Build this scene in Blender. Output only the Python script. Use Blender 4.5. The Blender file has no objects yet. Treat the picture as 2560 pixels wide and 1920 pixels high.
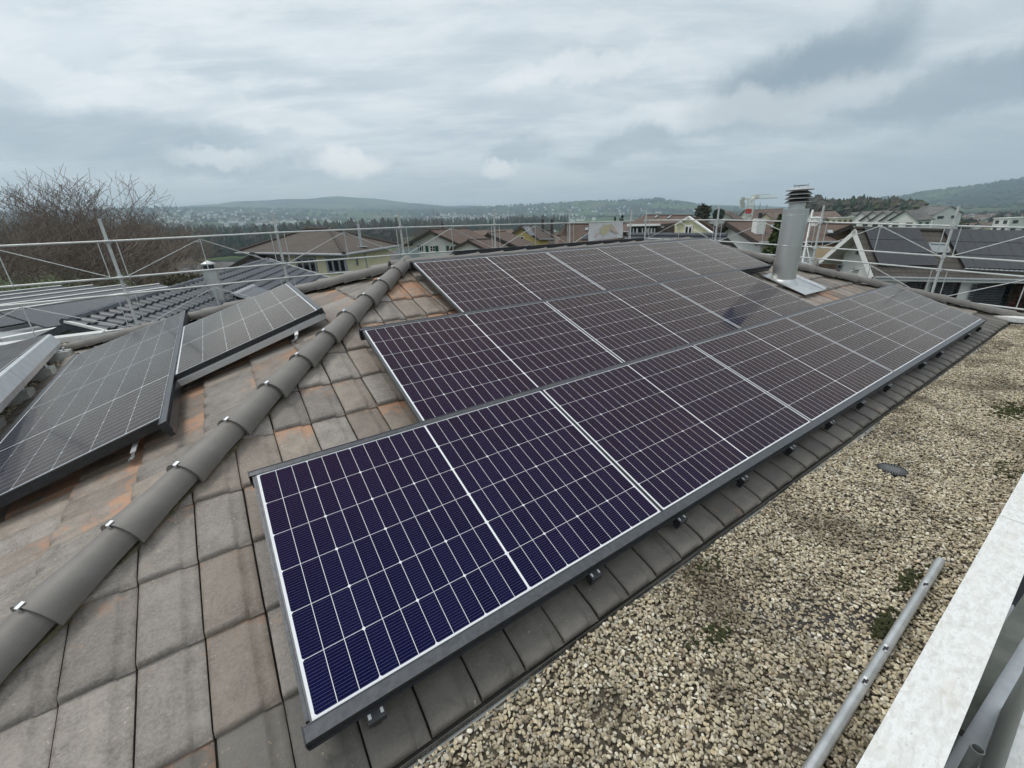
import bpy, bmesh, math, random
import numpy as np
from mathutils import Vector, Matrix
random.seed(7); np.random.seed(7)
sc = bpy.context.scene
COL = sc.collection
# ------------------------------------------------------------------ camera
CAM = np.array([0.10109, -2.16982, 1.07353])
RWC = np.array([[0.82717522, -0.5605575, -0.03945195],
                [-0.22760809, -0.27002023, -0.93556594],
                [0.51378568, 0.78285654, -0.35094146]])
FPX = 1035.06
TH = math.radians(20.0144)
cam = bpy.data.objects.new('camera', bpy.data.cameras.new('camera'))
COL.objects.link(cam)
cam.matrix_world = Matrix(((RWC[0][0], -RWC[1][0], -RWC[2][0], CAM[0]),
                           (RWC[0][1], -RWC[1][1], -RWC[2][1], CAM[1]),
                           (RWC[0][2], -RWC[1][2], -RWC[2][2], CAM[2]), (0, 0, 0, 1)))
cam.data.sensor_width = 36.0
cam.data.sensor_fit = 'HORIZONTAL'
cam.data.lens = FPX / 2560 * 36
cam.data.clip_start = 0.05
cam.data.clip_end = 40000
sc.camera = cam
HAZE = 3.0e-4
# ------------------------------------------------------------------ world: overcast sky
SUN_EL, SUN_AZ = math.radians(64), math.radians(-42)   # azimuth from +Y towards +X
w = bpy.data.worlds.new('World'); sc.world = w; w.use_nodes = True
nt = w.node_tree; nt.nodes.clear()
def nd(nt, t, ins=None, **kw):
    n = nt.nodes.new(t)
    for k, v in kw.items(): setattr(n, k, v)
    if ins:
        for k, v in ins.items():
            s = n.inputs[k]
            if hasattr(v, 'is_output') or isinstance(v, bpy.types.NodeSocket): nt.links.new(v, s)
            else: s.default_value = v
    return n
def M_(nt, op, a, b=0.0, c=None, clamp=False):
    n = nt.nodes.new('ShaderNodeMath'); n.operation = op; n.use_clamp = clamp
    for i, v in enumerate((a, b) if c is None else (a, b, c)):
        if isinstance(v, bpy.types.NodeSocket): nt.links.new(v, n.inputs[i])
        else: n.inputs[i].default_value = v
    return n.outputs[0]
def MIX(nt, f, a, b, mode='MIX'):
    n = nt.nodes.new('ShaderNodeMix'); n.data_type = 'RGBA'; n.blend_type = mode
    for i, v in ((0, f), (6, a), (7, b)):
        if isinstance(v, bpy.types.NodeSocket): nt.links.new(v, n.inputs[i])
        elif i == 0: n.inputs[i].default_value = v
        else: n.inputs[i].default_value = (*v[:3], 1)
    return n.outputs[2]
def RAMP(nt, f, stops, interp='LINEAR'):
    n = nt.nodes.new('ShaderNodeValToRGB'); n.color_ramp.interpolation = interp
    el = n.color_ramp.elements
    while len(el) < len(stops): el.new(0.5)
    for e, (p, c) in zip(el, stops):
        e.position = p; e.color = (c, c, c, 1) if not hasattr(c, '__len__') else (*c[:3], 1)
    nt.links.new(f, n.inputs[0])
    return n.outputs[0]
def NOISE(nt, vec, scale, detail=4, rough=0.55, dist=0.0):
    n = nd(nt, 'ShaderNodeTexNoise', {'Scale': scale, 'Detail': detail, 'Roughness': rough, 'Distortion': dist})
    if vec is not None: nt.links.new(vec, n.inputs['Vector'])
    return n.outputs[0]
def MAPV(nt, vec, scale=(1, 1, 1), loc=(0, 0, 0), rot=(0, 0, 0)):
    return nd(nt, 'ShaderNodeMapping', {'Vector': vec, 'Scale': scale, 'Location': loc, 'Rotation': rot}).outputs[0]
sky = nd(nt, 'ShaderNodeTexSky', sky_type='NISHITA', sun_disc=False, sun_elevation=SUN_EL, sun_rotation=SUN_AZ)
tc = nd(nt, 'ShaderNodeTexCoord').outputs['Generated']
sep = nd(nt, 'ShaderNodeSeparateXYZ', {0: tc})
zc = M_(nt, 'MAXIMUM', sep.outputs[2], 0.0)
den = M_(nt, 'ADD', zc, 0.16)
px_ = M_(nt, 'DIVIDE', sep.outputs[0], den); py_ = M_(nt, 'DIVIDE', sep.outputs[1], den)
pl = nd(nt, 'ShaderNodeCombineXYZ', {0: px_, 1: py_, 2: 0.0}).outputs[0]
plr = MAPV(nt, pl, rot=(0, 0, math.radians(33)))          # bands run across the view
n1 = NOISE(nt, MAPV(nt, plr, (0.55, 1.0, 1)), 2.1, 10, 0.60, 0.35)
n2 = NOISE(nt, MAPV(nt, plr, (0.7, 1.9, 1), (3.1, 1.7, 0)), 2.6, 10, 0.62, 0.3)
n3 = NOISE(nt, MAPV(nt, plr, (0.5, 1.0, 1), (9.1, 4.7, 0)), 0.55, 3, 0.5)
def dirv(px, py):
    q = np.array([(px - 1280) / FPX, (py - 960) / FPX, 1.0]); d = RWC.T @ q
    return d / np.linalg.norm(d)
wob = nd(nt, 'ShaderNodeVectorMath', {0: nd(nt, 'ShaderNodeTexNoise', {'Vector': tc, 'Scale': 9.0, 'Detail': 7, 'Roughness': 0.62}).outputs[1], 1: (0.5, 0.5, 0.5)}, operation='SUBTRACT').outputs[0]
tcw = nd(nt, 'ShaderNodeVectorMath', {0: wob, 1: (0.13, 0.13, 0.10), 2: tc}, operation='MULTIPLY_ADD').outputs[0]
def blob(px, py, rx, ry, tilt=0.0):
    """soft elliptical mask round one direction of the sky"""
    d = dirv(px, py); e1 = np.cross(d, [0, 0, 1]); e1 /= np.linalg.norm(e1); e2 = np.cross(e1, d)
    c, s = math.cos(tilt), math.sin(tilt); f1 = c * e1 + s * e2; f2 = -s * e1 + c * e2
    a = nd(nt, 'ShaderNodeVectorMath', {0: tcw, 1: tuple(f1)}, operation='DOT_PRODUCT').outputs['Value']
    b = nd(nt, 'ShaderNodeVectorMath', {0: tcw, 1: tuple(f2)}, operation='DOT_PRODUCT').outputs['Value']
    g = nd(nt, 'ShaderNodeVectorMath', {0: tc, 1: tuple(d)}, operation='DOT_PRODUCT').outputs['Value']
    a = M_(nt, 'DIVIDE', a, rx); b = M_(nt, 'DIVIDE', b, ry)
    r = M_(nt, 'SQRT', M_(nt, 'ADD', M_(nt, 'MULTIPLY', a, a), M_(nt, 'MULTIPLY', b, b)))
    m = M_(nt, 'SUBTRACT', 1.0, r, clamp=True)
    return M_(nt, 'MULTIPLY', M_(nt, 'SMOOTHSTEP', m, 0.0, 0.75) if False else nd(nt, 'ShaderNodeMapRange', {'Value': m, 'From Max': 0.6}, interpolation_type='SMOOTHSTEP').outputs[0], M_(nt, 'GREATER_THAN', g, 0.0))
t1 = nd(nt, 'ShaderNodeMapRange', {'Value': n1, 'From Min': 0.36, 'From Max': 0.66, 'To Min': 0.0, 'To Max': 1.0}, interpolation_type='SMOOTHSTEP').outputs[0]
t2 = nd(nt, 'ShaderNodeMapRange', {'Value': n2, 'From Min': 0.42, 'From Max': 0.68, 'To Min': 0.0, 'To Max': 1.0}, interpolation_type='SMOOTHSTEP').outputs[0]
t3 = nd(nt, 'ShaderNodeMapRange', {'Value': n3, 'From Min': 0.35, 'From Max': 0.65}).outputs[0]
base = MIX(nt, t1, (5.1, 5.65, 5.95), (7.3, 7.65, 7.8))
base = MIX(nt, M_(nt, 'MULTIPLY', t2, 0.6), base, (9.0, 9.0, 8.9))
base = MIX(nt, M_(nt, 'MULTIPLY', M_(nt, 'SUBTRACT', 1.0, t3), 0.4), base, (4.9, 5.45, 5.75))
for (bx, by, rx, ry, ti, k) in ((1990, 205, .22, .070, .16, .85), (2120, 110, .13, .05, .3, .5), (2440, 215, .24, .05, .06, .72), (300, 355, .30, .06, 0, .45),
                             (1560, 375, .16, .035, .1, .42), (1300, 385, .10, .03, .1, .36), (850, 395, .13, .02, .0, .3), (2400, 385, .24, .05, 0, .3), (640, 420, .2, .025, 0, .28)):
    base = MIX(nt, M_(nt, 'MULTIPLY', blob(bx, by, rx, ry, ti), k), base, (2.0, 2.6, 3.0))
for (bx, by, rx, ry, ti, k) in ((880, 405, .11, .035, 0, .85), (1250, 424, .05, .022, 0, .7), (560, 392, .10, .02, 0, .5), (1850, 265, .3, .035, 0, .35), (250, 210, .25, .03, 0, .3), (700, 300, .2, .03, 0, .3), (1450, 170, .25, .03, .1, .3)):
    base = MIX(nt, M_(nt, 'MULTIPLY', blob(bx, by, rx, ry, ti), k), base, (10.6, 10.3, 9.9))
# brighter towards the zenith (overcast), softer and slightly greyer at the horizon
hz = nd(nt, 'ShaderNodeMapRange', {'Value': sep.outputs[2], 'From Min': 0.0, 'From Max': 0.16}, interpolation_type='SMOOTHSTEP').outputs[0]
base = MIX(nt, M_(nt, 'MULTIPLY', M_(nt, 'SUBTRACT', 1.0, hz), 0.55), base, (8.0, 7.9, 7.6))
up = nd(nt, 'ShaderNodeMapRange', {'Value': sep.outputs[2], 'From Min': 0.45, 'From Max': 1.0, 'To Min': 1.0, 'To Max': 1.25}).outputs[0]
base = MIX(nt, 1.0, base, nd(nt, 'ShaderNodeCombineColor', {0: up, 1: up, 2: up}).outputs[0], 'MULTIPLY')
skc = MIX(nt, 0.94, sky.outputs[0], base)
bg = nd(nt, 'ShaderNodeBackground', {'Color': skc, 'Strength': 0.122})
nd(nt, 'ShaderNodeOutputWorld', {'Surface': bg.outputs[0]})
sun = bpy.data.objects.new('sun', bpy.data.lights.new('sun', 'SUN')); COL.objects.link(sun)
sun.data.energy = 1.5; sun.data.angle = math.radians(14); sun.data.color = (1.0, 0.96, 0.9)
sd = Vector((math.sin(SUN_AZ) * math.cos(SUN_EL), math.cos(SUN_AZ) * math.cos(SUN_EL), math.sin(SUN_EL)))
sun.rotation_euler = sd.to_track_quat('Z', 'Y').to_euler(); sun.location = (0, 0, 60)
vs = sc.view_settings
vs.view_transform = 'Standard'; vs.look = 'None'; vs.exposure = 0.0; vs.gamma = 1.0; vs.use_curve_mapping = False
sc.cycles.max_bounces = 8; sc.cycles.volume_bounces = 2
sc.cycles.use_adaptive_sampling = True
# ------------------------------------------------------------------ geometry helpers
V3 = lambda *a: np.array(a, float)
NR = V3(0, -math.sin(TH), math.cos(TH))                       # normal of the front roof slope
def ray(p): return RWC.T @ np.array([(p[0] - 1280) / FPX, (p[1] - 960) / FPX, 1.0])
def at(px, py, D):
    r = ray((px, py)); return CAM + r * D / math.hypot(r[0], r[1])
def onplane(p, n, d):
    r = ray(p); return CAM + r * ((d - n @ CAM) / (n @ r))
def rp(u, v, h=0.0):                                          # roof coordinates (along, down the slope, depth below the modules)
    return V3(u, -v * math.cos(TH), -v * math.sin(TH)) - h * NR
def unit(v): v = np.asarray(v, float); return v / np.linalg.norm(v)
def mat4(o, x, y, z):
    return Matrix(((x[0], y[0], z[0], o[0]), (x[1], y[1], z[1], o[1]), (x[2], y[2], z[2], o[2]), (0, 0, 0, 1)))
WM = {}
class MB:
    def __init__(s): s.v = []; s.f = []; s.m = []; s.uv = None
    def add(s, vs, fs, mi=0):
        o = len(s.v); s.v += [tuple(map(float, q)) for q in vs]
        s.f += [tuple(i + o for i in f) for f in fs]; s.m += [mi] * len(fs); return s
    def box(s, c, d, ax=None, mi=0, taper=1.0):
        c = np.asarray(c, float); X, Y, Z = (V3(1, 0, 0), V3(0, 1, 0), V3(0, 0, 1)) if ax is None else ax
        vs = []
        for sz in (-.5, .5):
            k = taper if sz > 0 else 1.0
            for sx, sy in ((-.5, -.5), (.5, -.5), (.5, .5), (-.5, .5)):
                vs.append(c + X * sx * d[0] * k + Y * sy * d[1] * k + Z * sz * d[2])
        return s.add(vs, [(3, 2, 1, 0), (4, 5, 6, 7), (0, 1, 5, 4), (1, 2, 6, 5), (2, 3, 7, 6), (3, 0, 4, 7)], mi)
    def tube(s, a, b, r, n=8, r2=None, cap=True, mi=0):
        a = np.asarray(a, float); b = np.asarray(b, float); r2 = r if r2 is None else r2
        d = unit(b - a); x = np.cross(d, [0, 0, 1.0] if abs(d[2]) < .9 else [1.0, 0, 0]); x = unit(x); y = np.cross(d, x)
        vs = []
        for p, rr in ((a, r), (b, r2)):
            for i in range(n):
                t = 2 * math.pi * i / n; vs.append(p + (x * math.cos(t) + y * math.sin(t)) * rr)
        fs = [(i, (i + 1) % n, n + (i + 1) % n, n + i) for i in range(n)]
        if cap: fs += [tuple(range(n - 1, -1, -1)), tuple(range(n, 2 * n))]
        return s.add(vs, fs, mi)
    def path(s, pts, r, n=6, mi=0):
        for a, b in zip(pts[:-1], pts[1:]): s.tube(a, b, r, n, mi=mi)
        return s
    def lathe(s, o, prof, n=24, mi=0, axis=None):
        X, Y, Z = axis or (V3(1, 0, 0), V3(0, 1, 0), V3(0, 0, 1)); o = np.asarray(o, float); vs = []
        for r, z in prof:
            for i in range(n):
                t = 2 * math.pi * i / n; vs.append(o + X * r * math.cos(t) + Y * r * math.sin(t) + Z * z)
        fs = []
        for k in range(len(prof) - 1):
            for i in range(n):
                j = (i + 1) % n; fs.append((k * n + i, k * n + j, (k + 1) * n + j, (k + 1) * n + i))
        return s.add(vs, fs, mi)
    def poly(s, pts, mi=0): return s.add(pts, [tuple(range(len(pts)))], mi)
    def slab(s, pts, t, mi=0):
        """polygon given thickness vector t (solid)"""
        n = len(pts); t = np.asarray(t, float); p = [np.asarray(q, float) for q in pts]; q = [a + t for a in p]
        fs = [tuple(range(n)), tuple(range(2 * n - 1, n - 1, -1))] + [(i, n + i, n + (i + 1) % n, (i + 1) % n) for i in range(n)]
        return s.add(p + q, fs, mi)
    def mesh(s, name, mats, smooth=False):
        me = bpy.data.meshes.new(name); me.from_pydata(s.v, [], s.f)
        for m in (mats if isinstance(mats, (list, tuple)) else [mats]): me.materials.append(m)
        if any(s.m): me.polygons.foreach_set('material_index', s.m)
        if smooth: me.polygons.foreach_set('use_smooth', [True] * len(s.f))
        bm = bmesh.new(); bm.from_mesh(me); bmesh.ops.recalc_face_normals(bm, faces=bm.faces); bm.to_mesh(me); bm.free()
        return me
    def build(s, name, mats, parent=None, org=None, smooth=False, **kw):
        """world-space shapes; stored relative to the parent (or to org)"""
        if parent is not None: W = WM[parent]
        else:
            if org is None:
                a = np.array(s.v); org = (a.min(0) + a.max(0)) / 2; org[2] = a[:, 2].min()
            W = Matrix.Translation(Vector(org))
        I = np.array(W.inverted()); a = np.array(s.v); a = a @ I[:3, :3].T + I[:3, 3]
        s.v = [tuple(q) for q in a]
        return put(name, s.mesh(name, mats, smooth), parent, None if parent is not None else W, **kw)
def put(name, me, parent=None, W=None, **kw):
    """link an object; W is its world matrix (None: same as the parent's)"""
    o = bpy.data.objects.new(name, me); COL.objects.link(o)
    if parent is not None:
        o.parent = parent
        if W is None: WM[o] = WM[parent]
        else:
            o.matrix_basis = WM[parent].inverted() @ W; WM[o] = W
    else:
        W = W or Matrix.Identity(4); o.matrix_basis = W; WM[o] = W
    tag(o, **kw); return o
def tag(o, label=None, cat=None, group=None, kind=None):
    if label: o['label'] = label
    if cat: o['category'] = cat
    if group: o['group'] = group
    if kind: o['kind'] = kind
def thing(name, label, cat, loc=(0, 0, 0), W=None, group=None):
    return put(name, None, None, W or Matrix.Translation(Vector(loc)), label=label, cat=cat, group=group)
# ------------------------------------------------------------------ materials
def new_mat(name, col=(.5, .5, .5), rough=.6, metal=0.0, spec=.5):
    m = bpy.data.materials.new(name); m.use_nodes = True
    b = m.node_tree.nodes['Principled BSDF']
    b.inputs['Base Color'].default_value = (*col, 1); b.inputs['Roughness'].default_value = rough
    b.inputs['Metallic'].default_value = metal; b.inputs['Specular IOR Level'].default_value = spec
    return m, m.node_tree, b
def noisy(name, c1, c2, scale=6, rough=.7, metal=0.0, bump=0.0, detail=5, lo=.35, hi=.65, rand=0.0, spec=.5, bscale=None, stretch=(1, 1, 1)):
    m, nt, b = new_mat(name, c1, rough, metal, spec)
    co = MAPV(nt, nd(nt, 'ShaderNodeTexCoord').outputs['Object'], stretch)
    f = nd(nt, 'ShaderNodeMapRange', {'Value': NOISE(nt, co, scale, detail, .6), 'From Min': lo, 'From Max': hi}).outputs[0]
    c = MIX(nt, f, c1, c2)
    if rand:
        r = nd(nt, 'ShaderNodeObjectInfo').outputs['Random']
        k = nd(nt, 'ShaderNodeMapRange', {'Value': r, 'To Min': 1 - rand, 'To Max': 1 + rand}).outputs[0]
        c = MIX(nt, 1.0, c, nd(nt, 'ShaderNodeCombineColor', {0: k, 1: k, 2: k}).outputs[0], 'MULTIPLY')
    nt.links.new(c, b.inputs['Base Color'])
    if bump:
        bp = nd(nt, 'ShaderNodeBump', {'Height': NOISE(nt, co, bscale or scale * 6, 4, .6), 'Strength': bump, 'Distance': .01})
        nt.links.new(bp.outputs[0], b.inputs['Normal'])
    return m
# clay tile: grey-brown, weathered blotches, salmon specks, each tile its own tone
def tile_mat(name, fl=(.42, .385, .35), sk_=(.58, .48, .40), g1=(.128, .107, .092), g2=(.250, .218, .195), red=(.40, .24, .16), amount=.55):
    m, nt, b = new_mat(name, g1, .62, 0, .45)
    oi = nd(nt, 'ShaderNodeObjectInfo'); rnd = oi.outputs['Random']
    tcn = nd(nt, 'ShaderNodeTexCoord').outputs['Object']
    off = nd(nt, 'ShaderNodeCombineXYZ', {0: M_(nt, 'MULTIPLY', rnd, 37.0), 1: M_(nt, 'MULTIPLY', rnd, 91.0), 2: M_(nt, 'MULTIPLY', rnd, 17.0)}).outputs[0]
    co = nd(nt, 'ShaderNodeVectorMath', {0: tcn, 1: off}, operation='ADD').outputs[0]
    a = NOISE(nt, co, 9, 6, .62, .3); f = nd(nt, 'ShaderNodeMapRange', {'Value': a, 'From Min': .36, 'From Max': .66}).outputs[0]
    c = MIX(nt, f, g1, g2)
    fine = NOISE(nt, co, 90, 4, .7); ff = nd(nt, 'ShaderNodeMapRange', {'Value': fine, 'From Min': .35, 'From Max': .68}).outputs[0]
    c = MIX(nt, M_(nt, 'MULTIPLY', ff, .38), c, fl)
    # fired-clay red showing through in patches; stronger on some tiles and beside the lower edge of the tile above
    sp = nd(nt, 'ShaderNodeSeparateXYZ', {0: tcn})
    up = nd(nt, 'ShaderNodeMapRange', {'Value': sp.outputs[1], 'From Min': .20, 'From Max': .36}).outputs[0]
    r2 = M_(nt, 'FRACT', M_(nt, 'MULTIPLY', rnd, 13.7))
    thr = M_(nt, 'SUBTRACT', M_(nt, 'SUBTRACT', .80, M_(nt, 'MULTIPLY', M_(nt, 'POWER', r2, 2.0), .26 * amount * 2)), M_(nt, 'MULTIPLY', up, .16 * amount * 2))
    pn = NOISE(nt, co, 14, 7, .68, .4)
    pr = M_(nt, 'MULTIPLY', M_(nt, 'SUBTRACT', pn, thr), 7.0, clamp=True)
    c = MIX(nt, M_(nt, 'MULTIPLY', pr, .85), c, red)
    sk = NOISE(nt, co, 42, 3, .75); skm = M_(nt, 'MULTIPLY', M_(nt, 'SUBTRACT', sk, .66), 14, clamp=True)
    c = MIX(nt, M_(nt, 'MULTIPLY', skm, .75), c, sk_)
    k = nd(nt, 'ShaderNodeMapRange', {'Value': M_(nt, 'FRACT', M_(nt, 'MULTIPLY', rnd, 7.3)), 'To Min': .80, 'To Max': 1.18}).outputs[0]
    c = MIX(nt, 1.0, c, nd(nt, 'ShaderNodeCombineColor', {0: k, 1: k, 2: M_(nt, 'MULTIPLY', k, .98)}).outputs[0], 'MULTIPLY')
    nt.links.new(c, b.inputs['Base Color'])
    nt.links.new(nd(nt, 'ShaderNodeMapRange', {'Value': a, 'From Min': .3, 'From Max': .7, 'To Min': .48, 'To Max': .75}).outputs[0], b.inputs['Roughness'])
    bp = nd(nt, 'ShaderNodeBump', {'Height': M_(nt, 'ADD', fine, M_(nt, 'MULTIPLY', a, .6)), 'Strength': .35, 'Distance': .004})
    nt.links.new(bp.outputs[0], b.inputs['Normal'])
    return m
MT = {}
MT['tile'] = tile_mat('clay_tile')
MT['tile_red'] = tile_mat('clay_tile_sheltered', (.42, .36, .31), (.58, .46, .37), (.155, .122, .10), (.27, .225, .19), (.40, .22, .135), .85)
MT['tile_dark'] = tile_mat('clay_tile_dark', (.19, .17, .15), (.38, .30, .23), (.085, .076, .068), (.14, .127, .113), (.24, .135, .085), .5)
MT['hip'] = noisy('hip_tile_engobe', (.148, .134, .120), (.19, .174, .158), 7, .55, 0, .12, rand=.07, bscale=160)
MT['mortar'] = noisy('hip_mortar', (.20, .17, .10), (.09, .08, .05), 40, .95, 0, .6)
MT['deck'] = noisy('roof_underlay', (.035, .03, .027), (.05, .045, .04), 8, .9)
MT['zinc'] = noisy('galvanised_steel', (.46, .47, .47), (.60, .61, .61), 14, .42, .75, .05, rand=.05)
MT['scaf'] = noisy('scaffold_steel', (.48, .49, .48), (.62, .63, .61), 9, .5, .3, .05, rand=.06)
MT['steel'] = noisy('brushed_steel', (.62, .62, .60), (.74, .74, .72), 3, .34, .85, .03, stretch=(1, 1, .1))
MT['alu'] = noisy('aluminium', (.60, .61, .63), (.70, .71, .72), 10, .40, .7, .02)
MT['grey_trim'] = noisy('eaves_trim', (.30, .31, .30), (.38, .39, .37), 12, .55, .3)
MT['black'] = noisy('black_anodised', (.030, .031, .034), (.045, .046, .05), 30, .36, .35)
MT['rail'] = noisy('anodised_rail_cap', (.075, .077, .083), (.105, .107, .113), 40, .33, .5, .06, bscale=200)
MT['frame'] = noisy('module_frame', (.10, .10, .105), (.14, .14, .145), 30, .36, .55)
MT['white'] = noisy('white_paint', (.74, .74, .70), (.80, .80, .77), 5, .6)
MT['dark'] = new_mat('dark_rubber', (.02, .02, .022), .6)[0]
MT['gutter_mesh'] = noisy('bird_mesh', (.10, .10, .09), (.16, .15, .13), 30, .6, .3)
# parapet sheet / slab: pale with lichen streaks
def coping_mat():
    m, nt, b = new_mat('coping_sheet', (.7, .7, .68), .55)
    co = nd(nt, 'ShaderNodeTexCoord').outputs['Object']
    a = NOISE(nt, MAPV(nt, co, (1, 2.2, 1)), 26, 6, .65, .5); f = nd(nt, 'ShaderNodeMapRange', {'Value': a, 'From Min': .42, 'From Max': .66}).outputs[0]
    c = MIX(nt, M_(nt, 'MULTIPLY', f, .7), (.74, .74, .72), (.52, .50, .46))
    s = NOISE(nt, MAPV(nt, co, (1, 3, 1)), 5, 5, .7); c = MIX(nt, M_(nt, 'MULTIPLY', M_(nt, 'SUBTRACT', s, .52), 2.2, clamp=True), c, (.60, .53, .46))
    d = NOISE(nt, co, 120, 2, .7); c = MIX(nt, M_(nt, 'MULTIPLY', M_(nt, 'SUBTRACT', d, .66), 8, clamp=True), c, (.28, .27, .24))
    nt.links.new(c, b.inputs['Base Color'])
    return m
MT['coping'] = coping_mat()
# photovoltaic cell: near-black silicon with sixteen fine wires, under glass
def cell_mat():
    m, nt, b = new_mat('silicon_cell', (.007, .008, .022), .28)
    co = nd(nt, 'ShaderNodeTexCoord').outputs['Object']; sp = nd(nt, 'ShaderNodeSeparateXYZ', {0: co})
    y = M_(nt, 'FRACT', M_(nt, 'DIVIDE', M_(nt, 'ADD', sp.outputs[1], 2.0), .01141))
    wire = M_(nt, 'LESS_THAN', M_(nt, 'ABSOLUTE', M_(nt, 'SUBTRACT', y, .5)), .026)
    r = nd(nt, 'ShaderNodeObjectInfo').outputs['Random']
    c = MIX(nt, r, (.0040, .0065, .024), (.0060, .0085, .031))
    c = MIX(nt, M_(nt, 'MULTIPLY', wire, .8), c, (.20, .20, .27))
    nt.links.new(c, b.inputs['Base Color'])
    b.inputs['IOR'].default_value = 1.78; b.inputs['Thin Film Thickness'].default_value = 108; b.inputs['Thin Film IOR'].default_value = 1.33; b.inputs['Roughness'].default_value = .10; b.inputs['Specular Tint'].default_value = (.97, 1, .95, 1); b.inputs['Sheen Weight'].default_value = .60; b.inputs['Sheen Tint'].default_value = (1, .95, .91, 1); b.inputs['Sheen Roughness'].default_value = .22
    return m
MT['cell'] = cell_mat()
MT['sheet'] = new_mat('white_backsheet', (.74, .75, .77), .15, 0, .42)[0]
# ================================================================== THE ROOF UNDER THE CAMERA
LO = V3(0, 0, .1744); LN = unit((-.309, -.049, .95)); LA = V3(-.008, .999, .049); LA = unit(LA - LN * (LA @ LN)); LE = np.cross(LN, LA)
def lp(a, b, h=0.0): return LO + a * LA + b * LE - h * LN
TH_ = .14
house = thing('house', 'low house under the camera, its brown tiled hip roof rising out of flat gravel roofs', 'house', (4, 2, -8))
GZ = -.63
# hip line: where both tile planes meet
hd = unit(np.cross(NR, LN)); hd = hd if hd[1] > 0 else -hd
A_ = np.array([NR, LN, (0, 1, 0)]); hp0 = np.linalg.solve(A_, [-TH_, LN @ LO - TH_, 0.0])       # point at y = 0
def hip_pt(y): return hp0 + hd * (y / hd[1])
YR = 2.36
apL = hip_pt(YR); zr = apL[2]; apR = V3(9.2 - YR, YR, zr)
cFL = hip_pt(-1.235); cFR = V3(9.2 + 1.235, -1.235, cFL[2])
cBL = lp(6.05, 2.06, TH_); cBR = V3(10.4, 6.0, cFL[2])
dk = MB()
def down(p, n, d=.045): return np.asarray(p) - n * d
dk.poly([down(p, NR) for p in (cFL, cFR, apR, apL)]); dk.poly([down(p, LN) for p in (cBL, cFL, apL)])
dk.poly([down(p, V3(0, 0, 1)) for p in (cBL, apL, apR, cBR)]); dk.poly([down(p, V3(0, 0, 1)) for p in (cFR, cBR, apR)])
roof = dk.build('roof', MT['deck'], house)
# far slopes (turned away from the camera): one tiled sheet each with its courses as steps
fs = MB()
for (q0, q1, r1, r0) in ((cBR, cBL, apL, apR), (cFR, cBR, apR, apR)):
    for k in range(11):
        t0, t1 = k / 11, (k + 1) / 11
        L0, R0 = q0 + (r0 - q0) * t0, q1 + (r1 - q1) * t0; L1, R1 = q0 + (r0 - q0) * t1, q1 + (r1 - q1) * t1
        up = V3(0, 0, .022)
        fs.poly([L0 + up, R0 + up, R1 - up * .1, L1 - up * .1]); fs.poly([L0, R0, R0 + up, L0 + up])
fs.build('far_slope_tiles', MT['tile'], roof, kind='stuff')
# ---- the tile
TW, TP, TL = .1990, .2055, .392
def tile_mesh():
    xs = [0, .0, .005, .013, .07, .118, .132, .142, .150, .175, .193, TW, TW]
    zt = [-.020, -.006, -.0010, .0015, .0022, .0025, .0022, .0008, -.0050, -.0055, -.0065, -.0100, -.020]
    yf = [.020, .020, .019, .018, .018, .022, .028, .038, .050, .056, .058, .058, .058]      # where the flat face ends and the nose begins
    rows = []
    for key in ('bot', 'low', 'n1', 'n2', 'n3', 'face', 'a', 'b', 'c'):
        r = []
        for x, z, y0 in zip(xs, zt, yf):
            edge = z <= -.017
            if key == 'bot': y, zz = .020, -.038
            elif key == 'low': y, zz = .001, -.033
            elif key == 'n1': y, zz = .0, -.023
            elif key == 'n2': y, zz = y0 * .12 + .001, z - .0125
            elif key == 'n3': y, zz = y0 * .45, z - .0042
            elif key == 'face': y, zz = y0, z
            else: y, zz = {'a': .15, 'b': .27, 'c': TL}[key], z
            zz = min(zz, z) if not edge else min(zz, -.018)
            r.append((x, y, zz - .024 * y / .349))
        rows.append(r)
    n = len(xs); v = [p for r in rows for p in r]
    f = [(i * n + j, i * n + j + 1, (i + 1) * n + j + 1, (i + 1) * n + j) for i in range(len(rows) - 1) for j in range(n - 1)]
    me = bpy.data.meshes.new('tile'); me.from_pydata(v, [], f)
    me.polygons.foreach_set('use_smooth', [True] * len(f)); me.materials.append(MT['tile'])
    me.set_sharp_from_angle(angle=math.radians(38))
    return me
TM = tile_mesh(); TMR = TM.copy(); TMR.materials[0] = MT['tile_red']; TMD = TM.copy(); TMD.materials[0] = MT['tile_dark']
rows_front = [(1.759, -2 * 1.143, 3), (.8834, -1.143, 3), (0.0, 0.0, 5)]       # u0, v0, modules
PIT = 1.770
left_rects = [(.9325, .4229, 2), (1.727, -.745, 1)]                              # a0, upper b, modules
def covered(p):
    d = p - CAM
    t = (0 - NR @ CAM) / (NR @ d)
    if 0 < t < 1:
        X = CAM + d * t; u = X[0]; v = -(X[1] * math.cos(TH) + X[2] * math.sin(TH))
        for u0, v0, nn in rows_front:
            if u0 < u < u0 + nn * PIT and v0 < v < v0 + 1.15: return True
    t = (LN @ LO - LN @ CAM) / (LN @ d)
    if 0 < t < 1:
        X = CAM + d * t - LO; a = X @ LA; b = X @ LE
        for a0, b0, nn in left_rects:
            if a0 < a < a0 + nn * PIT and b0 < b < b0 + 1.14: return True
    return False
def inframe(p):
    y = RWC @ (p - CAM)
    if y[2] < .2: return False
    return -40 < 1280 + FPX * y[0] / y[2] < 2600 and -40 < 960 + FPX * y[1] / y[2] < 1960
spots = []     # (matrix, clip planes, sheltered)
hipn = unit(np.cross(hd, (0, 0, 1)));  hipn = hipn if hipn[0] > 0 else -hipn          # points into the front slope
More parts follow.
